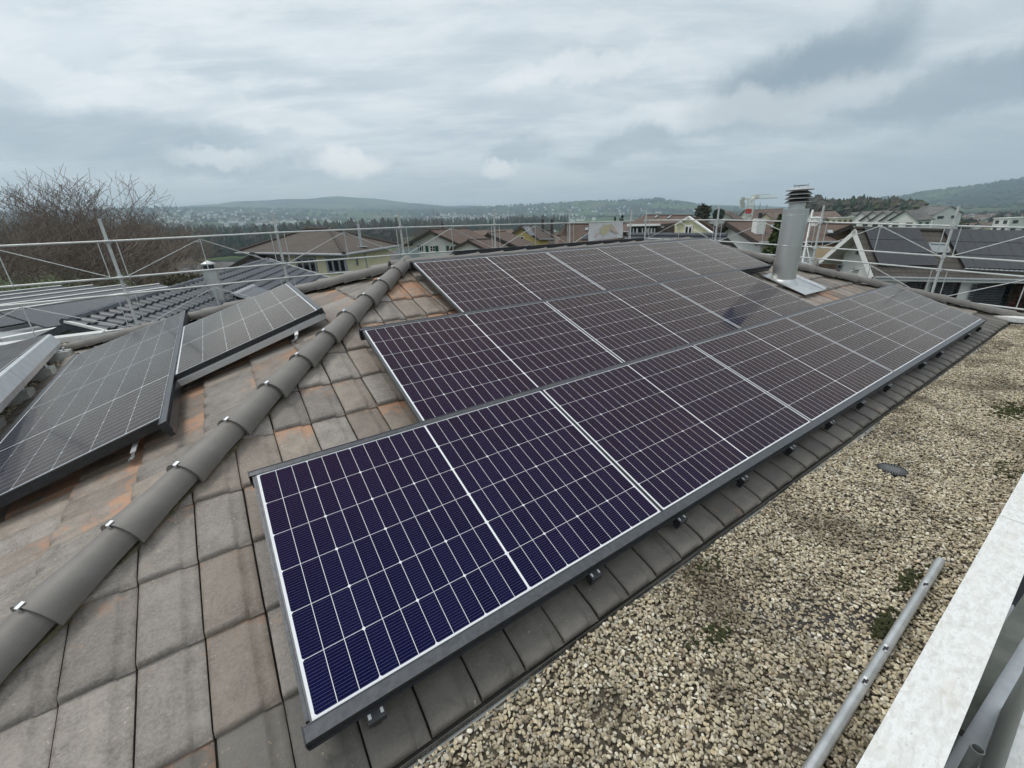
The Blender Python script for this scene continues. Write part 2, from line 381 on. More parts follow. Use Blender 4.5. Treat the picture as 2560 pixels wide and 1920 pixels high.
XF, YF, ZF = V3(1, 0, 0), V3(0, math.cos(TH), math.sin(TH)), NR
rnorm = unit((-1, -1, 0)); fhd = unit(cBL - apL); fhn = unit(np.cross(fhd, (0, 0, 1))); fhn = fhn if fhn[1] < 0 else -fhn
for k in range(-8, 4):
    vl = .264 + .349 * k + (.026 if k == 3 else 0)
    for j in range(-14, 56):
        u0 = -.072 + .2055 * j
        o = rp(u0, vl, TH_)
        cs = [o + XF * x + YF * y for x in (0, .1, .2) for y in (0, .17, .349)]
        L = [hipn @ (c - hp0) for c in cs]; R_ = [rnorm @ (c - apR) for c in cs]; T = [YR - c[1] for c in cs]
        if max(L) < .03 or max(R_) < .03 or max(T) < .03: continue
        cl = [(p, nrm) for vals, p, nrm in ((L, hp0, hipn), (R_, apR, rnorm), (T, V3(0, YR, 0), V3(0, -1, 0))) if min(vals) < 0]
        spots.append((mat4(o, XF, YF, ZF), cl, cs, 'f'))
XL, YL = -LA, -LE
for k in range(-9, 4):
    bl = .985 + .352 * k
    for j in range(-18, 34):
        a0 = .544 + .2055 * j
        o = lp(a0, bl, TH_)
        cs = [o + XL * x + YL * y for x in (0, .1, .2) for y in (0, .17, .349)]
        L = [-(hipn @ (c - hp0)) for c in cs]; F = [fhn @ (c - apL) for c in cs]
        if max(L) < .03 or max(F) < .03: continue
        cl = [(p, nrm) for vals, p, nrm in ((L, hp0, -hipn), (F, apL, fhn)) if min(vals) < 0]
        spots.append((mat4(o, XL, YL, LN), cl, cs, 'l'))
rank = []
for i, (W, cl, cs, s) in enumerate(spots):
    vis = [c for c in cs if inframe(c) and not covered(c)]
    if vis: rank.append((-len(vis) ** .5 / min((RWC @ (c - CAM))[2] for c in vis) ** 1.6, i))
rank.sort(); big = {i for _, i in rank[:300]}
def clipped(me, W, cl):
    bm = bmesh.new(); bm.from_mesh(me); I = W.inverted()
    for p, nrm in cl:
        lpnt = I @ Vector(p); ln = (I.to_3x3() @ Vector(nrm)).normalized()
        bmesh.ops.bisect_plane(bm, geom=bm.verts[:] + bm.edges[:] + bm.faces[:], plane_co=lpnt, plane_no=ln, clear_inner=True)
    return bm
rest = bmesh.new()
def shelter(cs):                                                          # beside or under a module edge
    c = cs[4]; X = c - LO
    for u0, v0, nn in rows_front:
        u = c[0]; v = -(c[1] * math.cos(TH) + c[2] * math.sin(TH))
        if u0 - .3 < u < u0 + nn * PIT + .2 and v0 - .3 < v < v0 + 1.2: return True
    a, b = X @ LA, X @ LE
    return any(a0 - .5 < a < a0 + nn * PIT and b0 - .2 < b < b0 + 1.3 for a0, b0, nn in left_rects)
rt = random.Random(3)
for i, (W, cl, cs, s) in enumerate(spots):
    jit = Matrix.Translation((rt.uniform(-.0015, .0015), rt.uniform(-.003, .003), rt.uniform(-.0015, .0015))) @ Matrix.Rotation(rt.uniform(-.006, .006), 4, 'Z') @ Matrix.Rotation(rt.uniform(-.006, .006), 4, 'Y')
    W = W @ jit
    me = TMR if shelter(cs) and rt.random() < .75 else TM
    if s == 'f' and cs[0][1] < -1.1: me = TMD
    if i in big:
        if cl:
            bm = clipped(me, W, cl)
            if not bm.faces: bm.free(); continue
            m2 = bpy.data.meshes.new('cut_tile'); bm.to_mesh(m2); bm.free(); m2.materials.append(me.materials[0]); me = m2
        put('tile', me, roof, W)
    else:
        bm = clipped(me, W, cl); bm.transform(W)
        tm = bpy.data.meshes.new('tmp'); bm.to_mesh(tm); bm.free(); rest.from_mesh(tm); bpy.data.meshes.remove(tm)
rest.transform(WM[house].inverted())
rm = bpy.data.meshes.new('more_tiles'); rest.to_mesh(rm); rest.free(); rm.materials.append(MT['tile'])
put('more_tiles', rm, roof, None, kind='stuff')
# ---- ridge and hip tiles: tapered half pipes lapping over each other, a metal clip at each lower end
def cap_mesh():
    m = MB(); L = .40; n = 12; th = .017; v = []
    prof = []
    for s, (x, ra) in enumerate(((0, .069), (.2, .077), (L - .05, .090), (L, .0965))):
        ring = []
        angs = [math.radians(-12 + 204 * i / n) for i in range(n + 1)]
        for rr in (ra, ra - th):
            ring.append([(x, rr * math.cos(t), rr * math.sin(t) - .0) for t in angs])
        prof.append(ring)
    for k in range(3):
        for w in (0, 1):
            A, B = prof[k][w], prof[k + 1][w]
            for i in range(n): m.add([A[i], A[i + 1], B[i + 1], B[i]], [(0, 1, 2, 3)])
    for k in (0, 3):
        A, B = prof[k]
        for i in range(n): m.add([A[i], A[i + 1], B[i + 1], B[i]], [(0, 1, 2, 3)])
    for i in (0, n):
        for k in range(3): m.add([prof[k][0][i], prof[k + 1][0][i], prof[k + 1][1][i], prof[k][1][i]], [(0, 1, 2, 3)])
    me = m.mesh('hip_tile', MT['hip'])
    bm = bmesh.new(); bm.from_mesh(me); bmesh.ops.remove_doubles(bm, verts=bm.verts, dist=1e-5); bmesh.ops.recalc_face_normals(bm, faces=bm.faces)
    for f in bm.faces: f.smooth = True
    bm.to_mesh(me); bm.free(); me.set_sharp_from_angle(angle=math.radians(40)); return me
HM = cap_mesh()
cm = MB(); cm.box((.394, 0, .0985), (.026, .017, .003)); cm.box((.4065, 0, .084), (.003, .017, .030)); cm.box((.400, 0, .070), (.014, .014, .003))
CM = cm.mesh('clip', MT['alu'])
def caps(lower_ends, d, name, clip=True, seed=0):
    """lower_ends: axis points of each wide end; d: direction in which the caps lap (towards the wide end)"""
    r = random.Random(seed)
    x = unit(d); y = unit(np.cross((0, 0, 1), x)); z = np.cross(x, y)
    for q in lower_ends:
        W = mat4(q - x * .40, x, y, z) @ Matrix.Rotation(r.uniform(-.02, .02), 4, 'Z') @ Matrix.Rotation(.030 + r.uniform(-.006, .006), 4, 'Y') @ Matrix.Rotation(r.uniform(-.05, .05), 4, 'X')
        o = put(name, HM, house, W)
        if clip: put('clip', CM, o, W)
ax = .030                                            # axis above the tile planes' meeting line
caps([hip_pt(2.19 - .2417 * k) + V3(0, 0, ax) for k in range(0, 15)], -hd, 'hip_tile', True, 1)
caps([V3(1.98 + .345 * k, YR, zr + ax) for k in range(0, 15)], V3(1, 0, 0), 'ridge_tile', True, 2)
hdR = unit(cFR - apR); nR = int(np.linalg.norm(cFR - apR) / .345)
caps([apR + hdR * (.32 + .345 * k) + V3(0, 0, ax) for k in range(nR + 1)], hdR, 'hip_tile', False, 3)
nB = int(np.linalg.norm(cBL - apL) / .345)
caps([apL + fhd * (.36 + .345 * k) + V3(0, 0, ax) for k in range(nB + 1)], fhd, 'hip_tile', False, 4)
rl = MB()
for p, q in ((apL, cFL), (apL, apR), (apR, cFR), (apL, cBL)):
    d = unit(q - p); y = unit(np.cross((0, 0, 1), d)); z = np.cross(d, y)
    rl.box((p + q) / 2 + V3(0, 0, ax - .075), (np.linalg.norm(q - p), .105, .05), (d, y, z))
rl.build('ridge_roll', MT['mortar'], house)
# ---- flat roofs, parapets, eaves strip
fl = MB()
XE = 10.02
fl.box((4, -1.65, GZ - .16), (13.4, 1.1, .3)); fl.build('flat_roof', MT['deck'], house)
fl = MB(); LG = lambda x, y: V3(x, y, -.63 + .049 * (y + .0))
fl.slab([LG(-1.9, -1.0), LG(-1.8, 6.9), LG(-4.6, 6.9), LG(-4.6, -1.0)], (0, 0, -.2)); fl.build('flat_roof', MT['deck'], house)
wl = MB()
wl.box((4.0, -2.16, -3.6), (16, .10, 6.4)); wl.box((XE + .18, 2.4, -3.85), (.12, 9.0, 6.4)); wl.box((-3.1, 7.0, -4.3), (3.0, .12, 7.6)); wl.box((-4.6, 2.4, -4.2), (.12, 9.0, 7.0))
wl.build('wall', MT['white'], house)
CZ = -.36
for i, (x0, x1) in enumerate(((-2.2, .35), (.352, 3.02), (3.025, 5.6), (5.605, 8.0), (8.005, XE + .27))):
    c = MB(); c.box(((x0 + x1) / 2, -2.161, CZ - .018), (x1 - x0, .136, .036)); c.box(((x0 + x1) / 2, -2.096, CZ - .045), (x1 - x0, .004, .05)); c.box(((x0 + x1) / 2, -2.2275, CZ - .045), (x1 - x0, .004, .05))
    c.build('coping', MT['coping'], house)
c = MB(); c.box((XE + .17, 2.2, -.565), (.2, 8.6, .07)); c.build('coping', MT['coping'], house)
c = MB(); c.slab([LG(-4.6, 6.85) + V3(0, 0, .0), LG(-1.72, 6.85) + V3(0, 0, .0), LG(-1.72, 7.05) + V3(0, 0, .0), LG(-4.6, 7.05) + V3(0, 0, .0)], (0, 0, .08)); c.build('coping', MT['coping'], house)
c = MB(); c.box((-4.6, 3, -.38), (.2, 8, .10)); c.build('coping', MT['coping'], house)
wl = MB(); wl.box((XE + .055, 2.2, -.62), (.06, 8.6, .05)); wl.build('upstand', MT['dark'], house)
# bird mesh and grey edge trim along the eaves
ev = rp(0, 1.337, TH_)
e2 = MB()
for j in range(0, 560):
    x = -1.6 + j * .0209
    if x > 9.9: break
    e2.box((x, ev[1] - .004, ev[2] - .044), (.0035, .002, .036))
for k in range(4): e2.box((4.2, ev[1] - .0045, ev[2] - .028 - .0105 * k), (11.5, .002, .0030))
e2.build('eaves_mesh', MT['gutter_mesh'], house, kind='stuff')
e3 = MB(); e3.box((4.2, ev[1] - .022, ev[2] - .052), (11.6, .030, .004)); e3.box((4.2, ev[1] - .036, ev[2] - .05), (11.6, .004, .02)); e3.build('edge_trim', MT['grey_trim'], house)
# ================================================================== SOLAR MODULES
PU, GAP, PV, MW, MH = .0717, .0082, .18385, 1.762, 1.134
def cell_mesh(kind):
    hw, hh, c = .03475, .0909, .0062
    p = []
    l, r = kind == 'l', kind == 'r'
    p += [(-hw + c, -hh), ] if l else [(-hw, -hh)]
    p += [(hw - c, -hh), (hw, -hh + c)] if r else [(hw, -hh)]
    p += [(hw, hh - c), (hw - c, hh)] if r else [(hw, hh)]
    p += [(-hw + c, hh), (-hw, hh - c), (-hw, -hh + c)] if l else [(-hw, hh)]
    me = bpy.data.meshes.new('cell'); me.from_pydata([(x, y, 0) for x, y in p], [], [tuple(range(len(p)))]); me.materials.append(MT['cell']); return me
CELLS = [cell_mesh(k) for k in 'lmr']
FRM = MB(); lip = .0065; d = .030
for c_, s_ in (((MW / 2, -lip / 2), (MW, lip)), ((MW / 2, -MH + lip / 2), (MW, lip)), ((lip / 2, -MH / 2), (lip, MH - 2 * lip)), ((MW - lip / 2, -MH / 2), (lip, MH - 2 * lip))):
    FRM.box((c_[0], c_[1], .0012 - d / 2), (s_[0], s_[1], d))
FRM = FRM.mesh('frame', MT['frame'])
SHT = MB(); SHT.box((MW / 2, -MH / 2, -.00272), (MW - 2 * lip, MH - 2 * lip, .005)); SHT = SHT.mesh('backsheet', MT['sheet'])
mu, mv = (MW - 24 * PU - GAP) / 2, (MH - 6 * PV) / 2
def solar(W, label, group, parts=True):
    t = thing('solar_panel', label, 'solar panel', W=W, group=group)
    put('frame', FRM, t); put('backsheet', SHT, t)
    for i in range(24):
        x = mu + (i + .5) * PU + (GAP if i > 11 else 0)
        for j in range(6):
            y = -mv - (j + .5) * PV
            put('cell', CELLS[i % 3], t, W @ Matrix.Translation((x, y, 0)))
    return t
ordn = ['first', 'second', 'third', 'fourth', 'fifth']
rown = ['top row, just under the ridge', 'middle row', 'bottom row, just above the eaves']
for r, (u0, v0, nn) in enumerate(rows_front):
    for k in range(nn):
        if r == 2: lab = ['nearest solar panel, dark blue, at the lower corner beside the bare tiles', 'second panel from the near end of the bottom row above the gravel', 'middle panel of the five in the bottom row above the gravel', 'fourth panel from the near end of the bottom row above the gravel', 'far end panel of the bottom row, pale with sky reflection'][k]
        elif r == 1: lab = ['near end panel of the middle row, its left edge over bare tiles', 'central panel of the middle row on the large roof slope', 'far end panel of the middle row carrying the dark chimney reflection'][k]
        else: lab = ['near end panel of the top row, touching the ridge beside the hip tiles', 'central panel of the top row just below the ridge tiles', 'far end panel of the top row, overhanging beside the metal chimney'][k]
        solar(mat4(rp(u0 + k * PIT, v0, 0), XF, YF, ZF), lab, 'solar panels on the large roof slope')
for k in range(2):
    solar(mat4(lp(.9325 + k * PIT, .4229 + MH, 0), LA, LE, LN), ['near panel of the lower pair on the small hip slope, cut by the picture edge', 'far panel of the lower pair on the small hip slope, towards the scaffold'][k], 'solar panels on the small hip slope')
solar(mat4(lp(1.727, -.745 + MH, 0), LA, LE, LN), 'single upper panel on the small hip slope, below the hip caps', 'solar panels on the small hip slope')
# ---- insertion rails
def rail(label, P, x, y, z, L, wcap, body=.055, drop=.0):
    """cap strip L long centred on P (mid of its near end), body under it"""
    t = thing('mounting_rail', label, 'mounting rail', tuple(P), group='black mounting rails of the solar panels')
    m = MB(); m.box(P + x * L / 2 + z * .0035, (L, wcap, .004), (x, y, z)); m.box(P + x * L / 2 + y * (wcap / 2 - .002) + z * .006, (L, .003, .004), (x, y, z)); m.build('cap', MT['rail'], t)
    m = MB(); m.box(P + x * L / 2 - z * (.030 + body / 2), (L, .030, body), (x, y, z)); m.box(P + x * L / 2 - z * .016, (L, .006, .034), (x, y, z)); m.build('profile', MT['black'], t)
    for s in (0, 1):
        m = MB(); q = P + x * (s * L + (.002 if s else -.002)); m.box(q - z * .022, (.004, wcap + .006, .062), (x, y, z)); m.build('end_cap', MT['black'], t)
    return t
rail('black rail along the top edge of the top panel row', rp(1.759 - .022, -2 * 1.143 - .012, 0), XF, YF, ZF, 3 * PIT + .03, .034)
rail('black rail between the top and middle panel rows', rp(.8834 - .022, -1.143 - .0045, 0), XF, YF, ZF, 6.21, .030)
rail('black rail between the middle and bottom panel rows', rp(-.022, -.0045 - .002, 0), XF, YF, ZF, 5 * PIT + .03, .032)
t = rail('black rail along the lower edge of the bottom panel row', rp(-.022, 1.134 + .018, 0), XF, YF, ZF, 5 * PIT + .03, .048, .045)
m = MB(); m.box(rp(-.022 + (5 * PIT + .03) / 2, 1.134 + .036, .029), (5 * PIT + .03, .006, .056), (XF, YF, ZF)); m.box(rp(-.022 + (5 * PIT + .03) / 2, 1.134 + .041, .056), (5 * PIT + .03, .016, .005), (XF, YF, ZF)); m.build('lower_flange', MT['black'], t)
for r, (u0, v0, nn) in enumerate(rows_front):       # end trims beside each row
    t = thing('end_trim', ['slim grey side trim of the top panel row by the hip tiles', 'slim grey side trim of the middle panel row', 'slim grey side trim of the bottom panel row beside bare tiles'][r], 'trim', tuple(rp(u0 - .01, v0 + .6)))
    m = MB(); m.box(rp(u0 - .0065, v0 + MH / 2, .012), (.011, MH - .03, .028), (XF, YF, ZF)); m.build('profile', MT['rail'], t)
# roof hooks under the lower rail
hk_n = 0
for (hx, hy) in ((934, 1767), (1479, 1424), (1696, 1289), (1853, 1189), (1976, 1115), (2074, 1052), (2151, 1002), (2218, 960), (2303, 904), (2347, 877), (2413, 832), (2440, 813)):
    X = onplane((hx, hy), NR, -.055); u = X[0]
    hk_n = hk_n + 1; t = thing('roof_hook', ['black roof hook block nearest to the picture bottom, under the lower rail', 'second black roof hook from the near end of the lower rail', 'third black roof hook from the near end of the lower rail', 'fourth black roof hook, just before the red-marked one', 'fifth black roof hook from the near end, level with the drain', 'sixth black roof hook from the near end of the lower rail', 'middle black roof hook, seventh along the lower rail', 'eighth black roof hook along the lower rail', 'fourth black roof hook from the far end of the lower rail', 'third black roof hook from the far end of the lower rail', 'last but one black roof hook at the far end of the rail', 'farthest black roof hook, at the pale end of the lower rail'][hk_n - 1], 'roof hook', tuple(rp(u, 1.2, .1)), group='black roof hooks along the lower rail')
    m = MB(); m.box(rp(u, 1.196, .072), (.062, .040, .040), (XF, YF, ZF)); m.box(rp(u, 1.170, .09), (.045, .07, .02), (XF, YF, ZF)); m.box(rp(u, 1.196, .108), (.03, .03, .04), (XF, YF, ZF)); m.build('block', MT['black'], t)
    for s in (-1, 1):
        m = MB(); m.box(rp(u + s * .021, 1.196, .050), (.010, .016, .005), (XF, YF, ZF)); m.build('bolt', MT['zinc'], t)
# left slope rails, base rails and bent hooks
rail('black rail between the panels on the small hip slope', lp(.80, .4229 - .012, 0), LA, LE, LN, 3.72, .040, .06)
rail('black rail along the lower edge of the panel pair on the small slope', lp(.90, .4229 + MH + .012, 0), LA, LE, LN, 3.62, .034, .04)
rail('black rail along the upper edge of the single panel on the small slope', lp(1.70, -.745 - .014, 0), LA, LE, LN, 1.82, .034, .04)
t = thing('base_rail', 'bare aluminium base rail under the upper panel on the small slope', 'rail', tuple(lp(1.70, -.2, .07)))
m = MB(); m.box(lp(1.705, -.17, .062), (.04, 1.20, .045), (LA, LE, LN)); m.build('profile', MT['alu'], t); m = MB(); m.box(lp(1.721, -.17, .018), (.012, 1.15, .036), (LA, LE, LN)); m.build('edge_strip', MT['black'], t)
t = thing('base_rail', 'black skirt along the near edge of the lower panel pair', 'rail', tuple(lp(.92, 1.0, .07)))
m = MB(); m.box(lp(.925, .985, .028), (.014, 1.14, .058), (LA, LE, LN)); m.build('profile', MT['black'], t)
def hook(pts, label):
    t = thing('roof_hook', label, 'roof hook', tuple(pts[-1])); m = MB()
    for a, b in zip(pts[:-1], pts[1:]):
        x = unit(b - a); y = unit(np.cross(LN, x)); z = np.cross(x, y); m.box((a + b) / 2, (np.linalg.norm(b - a) + .006, .030, .006), (x, y, z))
    m.build('bent_strap', MT['zinc'], t); return t
def hk(a, b): return [lp(a + .04, b, .075), lp(a - .035, b, .078), lp(a - .075, b + .01, .088), lp(a - .085, b + .03, .112), lp(a - .06, b + .05, .128), lp(a - .02, b + .055, .130)]
hook(hk(1.70, -.50), 'bent steel roof hook under the aluminium base rail of the upper small slope panel')
hook(hk(.93, .62), 'bent steel roof hook peeking out under the black skirt, near the hip caps')
hook(hk(.93, 1.42), 'bent steel roof hook at the picture edge under the black skirt')
# black upper edge of modules on the slope turned away
t = thing('mounting_rail', 'black rail edge standing up behind the ridge tiles', 'mounting rail', (4.3, 2.75, .8), group='black mounting rails of the solar panels')
m = MB(); m.box((4.36, 2.78, zr + .10), (3.6, .03, .06)); m.build('profile', MT['black'], t)
m = MB(); m.slab([(2.56, 2.8, zr + .125), (6.16, 2.8, zr + .125), (6.16, 3.9, zr - .28), (2.56, 3.9, zr - .28)], (0, 0, -.03)); m.build('panel_sheet', MT['black'], t)
MT['lou'] = noisy('dark_steel', (.10, .09, .085), (.17, .155, .145), 6, .5, .6)  # darker steel than the jacket, for the cowl louvres only
# ================================================================== CHIMNEY
ct = thing('chimney_pipe', 'tall round stainless steel chimney with louvred cowl standing in the tiles', 'chimney', (7.05, .85, .1))
o = V3(7.05, .85, 0)
m = MB(); m.lathe(o, [(.158, -.05), (.158, .684), (.1605, .686), (.1605, .692), (.158, .694), (.158, 1.088), (.1615, 1.090), (.1615, 1.098), (.159, 1.10), (.160, 1.172), (.156, 1.174), (.102, 1.176)], 40); m.build('outer_jacket', MT['steel'], ct, smooth=True).data.set_sharp_from_angle(angle=.6)
m = MB(); m.lathe(o, [(.102, 1.172), (.102, 1.30), (.06, 1.30)], 32); m.build('inner_pipe', MT['steel'], ct, smooth=True).data.set_sharp_from_angle(angle=.6)
for i, z in enumerate((1.262, 1.312, 1.364)):
    m = MB(); m.lathe(o, [(.100, z + .044), (.162, z + .004), (.160, z + .002), (.098, z + .040)], 36); lv = m.build('louvre', MT['lou'], ct); m = MB(); m.lathe(o, [(.160, z - .004), (.166, z - .004), (.166, z + .004), (.160, z + .004)], 36); m.build('rim', MT['zinc'], lv)
m = MB(); m.lathe(o, [(.0, z + .092), (.13, z + .084), (.170, z + .062), (.170, z + .054), (.0, z + .058)], 36); m.build('cowl_top', MT['zinc'], ct)
m = MB(); m.lathe(o, [(.0, 1.486), (.085, 1.484), (.085, 1.476), (.0, 1.474)], 24); m.build('cap_plate', MT['zinc'], ct)
for t in (.6, 2.7, 4.8):
    m = MB(); m.tube(o + V3(.095 * math.cos(t), .095 * math.sin(t), 1.25), o + V3(.095 * math.cos(t), .095 * math.sin(t), 1.50), .006, 6); m.build('stay', MT['steel'], ct)
ft = thing('chimney_flashing', 'shiny metal flashing sheet round the foot of the chimney', 'flashing', (7.05, .85, .1))
def frp(x, y, h): return V3(x, y, (y * math.sin(TH) - h) / math.cos(TH))
m = MB(); m.slab([frp(6.80, .42, .110), frp(7.42, .42, .110), frp(7.42, 1.06, .110), frp(6.80, 1.06, .110)], NR * .004); m.build('sheet', MT['zinc'], ft)
m = MB(); m.slab([frp(7.42, .42, .108), frp(7.47, .42, .085), frp(7.47, 1.06, .085), frp(7.42, 1.06, .108)], NR * .01); m.build('side_fold', MT['zinc'], ft)
m = MB(); m.lathe(V3(7.05, .85, .11), [(.215, .0), (.172, .07), (.160, .10), (.158, .10)], 32); m.build('collar', MT['zinc'], ft, smooth=True)
# ================================================================== SCAFFOLDING
def scaffold(label, pts, ztop, dz, post_lo, post_hi, grp='scaffolding round the roof', out=(0, 0, 0)):
    """pts: post positions in plan; ztop(i): height of the top rail; dz: drops of the other rails"""
    t = thing('scaffold', label, 'scaffold', (pts[0][0], pts[0][1], -8), group=grp)
    P = [V3(x, y, ztop[i]) for i, (x, y) in enumerate(pts)]
    for p in P:
        m = MB(); m.tube(p + V3(0, 0, post_lo), p + V3(0, 0, post_hi), .0225, 12); po = m.build('post', MT['scaf'], t, smooth=True); po.data.set_sharp_from_angle(angle=.6)
        m = MB()
        for d in [0] + list(dz[:2]): m.box(p + V3(0, 0, -d) , (.075, .075, .06)); 
        m.build('coupler', MT['scaf'], po)
    for a, b in zip(P[:-1], P[1:]):
        d = unit(b - a); L = np.linalg.norm(b - a); z = V3(0, 0, 1)
        off = np.cross(d, z) * .045
        for hi, lo in ((0.0, dz[0]), (dz[1], dz[1] + .57)):
            g = put('guard_frame', None, t)
            A, B = a + off - z * hi, b + off - z * hi; C_, D_ = a + off - z * lo, b + off - z * lo
            for q, w in ((A, B), (C_, D_)):
                m = MB(); m.tube(q - d * .10, w + d * .10, .0168, 10); m.build('rail_tube', MT['scaf'], g, smooth=True).data.set_sharp_from_angle(angle=.6)
            mid = (A + B) / 2 - z * .02
            m = MB(); m.tube(mid, mid - z * (lo - hi - .02), .0078, 6)
            for q, s in ((C_, 1), (D_, -1)):
                f = q + d * s * .115
                m.tube(f, f + z * (lo - hi), .0078, 6); m.tube(f + z * .02, mid - z * .03 + d * -s * .02, .0078, 6)
            m.box(mid - z * .055 - d * .04, (.11, .012, .012), (d, np.cross(z, d), z))
            m.build('lattice', MT['scaf'], g)
    return t
kx = [-6.27, -3.81, -1.35, 1.11, 3.57, 6.03, 8.55, 11.12]
scaffold('long scaffold guard rail behind the roof, bare trees and neighbour roofs showing through', [(x, 7.37) for x in kx], [1.10, 1.12, 1.14, 1.18, 1.195, 1.18, 1.16, 1.15], (.57, .84), -9, .34)
ys = [-2.2, .15, 2.42, 5.0, 7.5]
rsc = scaffold('scaffold guard rail on the far right side, in front of the white house', [(12.0, y) for y in ys], [.645 + .0, .785, .930, 1.075, 1.155], (.565, .82), -9, .36)
X2 = 12.6
q1 = onplane((2034, 515), V3(1, 0, 0), X2)
m = MB(); m.tube(V3(X2, q1[1], -9), V3(X2, q1[1], 1.22), .0242, 12); m.build('post', MT['scaf'], rsc, smooth=True)
for z in (1.02, -.05):
    m = MB(); m.tube(V3(12.0, 2.42, z), V3(X2, q1[1], z), .024, 10); m.tube(V3(12.0, 2.42, z - .10), V3(X2, q1[1], z - .10), .016, 8); m.build('cross_tube', MT['scaf'], rsc)
m = MB(); m.tube(V3(12.0, 2.42, -.1), V3(X2, q1[1], .42), .012, 6); m.tube(V3(12.0, 2.42, .95), V3(X2, q1[1], .5), .012, 6); m.build('diagonal', MT['scaf'], rsc)
# banner hung on the back scaffold
bt = thing('banner', 'white advertising banner with faded yellow mountain logo on the scaffold', 'banner', (10, 7.4, .3))
bc = [onplane(p, V3(0, 1, 0), 7.46) for p in ((1472.6, 558.8), (1558, 554.5), (1555.8, 594.3), (1471, 603))]
m = MB(); nx = 16; nz = 8; vv = []
for j in range(nz + 1):
    for i in range(nx + 1):
        s, t = i / nx, j / nz; p = (bc[0] * (1 - s) + bc[1] * s) * (1 - t) + (bc[3] * (1 - s) + bc[2] * s) * t
        vv.append(p + V3(0, .012 * math.sin(9 * s + 3 * t) * (.3 + t), 0))
m.add(vv, [(j * (nx + 1) + i, j * (nx + 1) + i + 1, (j + 1) * (nx + 1) + i + 1, (j + 1) * (nx + 1) + i) for j in range(nz) for i in range(nx)])
MT['cloth'] = noisy('banner_cloth', (.66, .65, .66), (.72, .71, .71), 3, .8)
m.build('cloth', MT['cloth'], bt, smooth=True)
def bpt(X, Y, d=.022):                                   # banner print, coordinates 0..1
    p = (bc[0] * (1 - X) + bc[1] * X) * (1 - Y) + (bc[3] * (1 - X) + bc[2] * X) * Y; return p + V3(0, -d, 0)
for nm, col, pts in (('logo_peak', (.60, .54, .36), [(.27, .62), (.33, .30), (.46, .12), (.62, .10), (.66, .2), (.60, .40), (.52, .62), (.44, .74), (.36, .66)]),
                     ('logo_slope', (.66, .50, .42), [(.62, .12), (.72, .30), (.80, .52), (.88, .70), (.80, .72), (.70, .58), (.62, .44), (.67, .24)]),
                     ('logo_foot', (.63, .52, .50), [(.12, .80), (.20, .58), (.29, .56), (.24, .80)])):
    mm = new_mat('print_' + nm, col, .8)[0]; q = MB(); q.poly([bpt(*p) for p in pts]); q.build(nm, mm, bt)
q = MB()
for X, h in ((.20, 0), (.29, .05), (.34, .05), (.43, .05), (.47, .05), (.56, .05), (.62, 0), (.68, 0), (.73, .04), (.78, 0)):
    q.poly([bpt(X, .86 + h), bpt(X + .022, .86 + h), bpt(X + .022, .97), bpt(X, .97)])
q.build('lettering', new_mat('print_text', (.50, .53, .52), .8)[0], bt)
# ================================================================== GRAVEL
def pebble_mat():
    m, nt, b = new_mat('river_pebble', (.4, .37, .3), .62)
    oi = nd(nt, 'ShaderNodeObjectInfo'); r = oi.outputs['Random']
    c = RAMP(nt, r, [(0, (.09, .07, .05)), (.10, (.23, .19, .13)), (.20, (.54, .46, .31)), (.30, (.31, .275, .21)), (.40, (.66, .57, .40)), (.50, (.36, .30, .20)), (.60, (.74, .67, .51)), (.69, (.34, .32, .28)), (.77, (.57, .46, .28)), (.86, (.84, .80, .69)), (.92, (.25, .19, .12)), (1, (.46, .37, .27))])
    loc = oi.outputs['Location']
    d = NOISE(nt, loc, 2.2, 6, .68); dirt = M_(nt, 'MULTIPLY', M_(nt, 'SUBTRACT', d, .47), 7.0, clamp=True)
    c = MIX(nt, M_(nt, 'MULTIPLY', dirt, .74), c, (.075, .058, .034))
    co = nd(nt, 'ShaderNodeTexCoord').outputs['Object']
    c = MIX(nt, M_(nt, 'MULTIPLY', NOISE(nt, co, 2.2, 4, .6), .22), c, (.30, .25, .16))
    nt.links.new(c, b.inputs['Base Color']); return m
MT['pebble'] = pebble_mat()
MT['soil'] = noisy('gravel_bed', (.035, .028, .018), (.10, .085, .06), 9, .95, 0, .8)
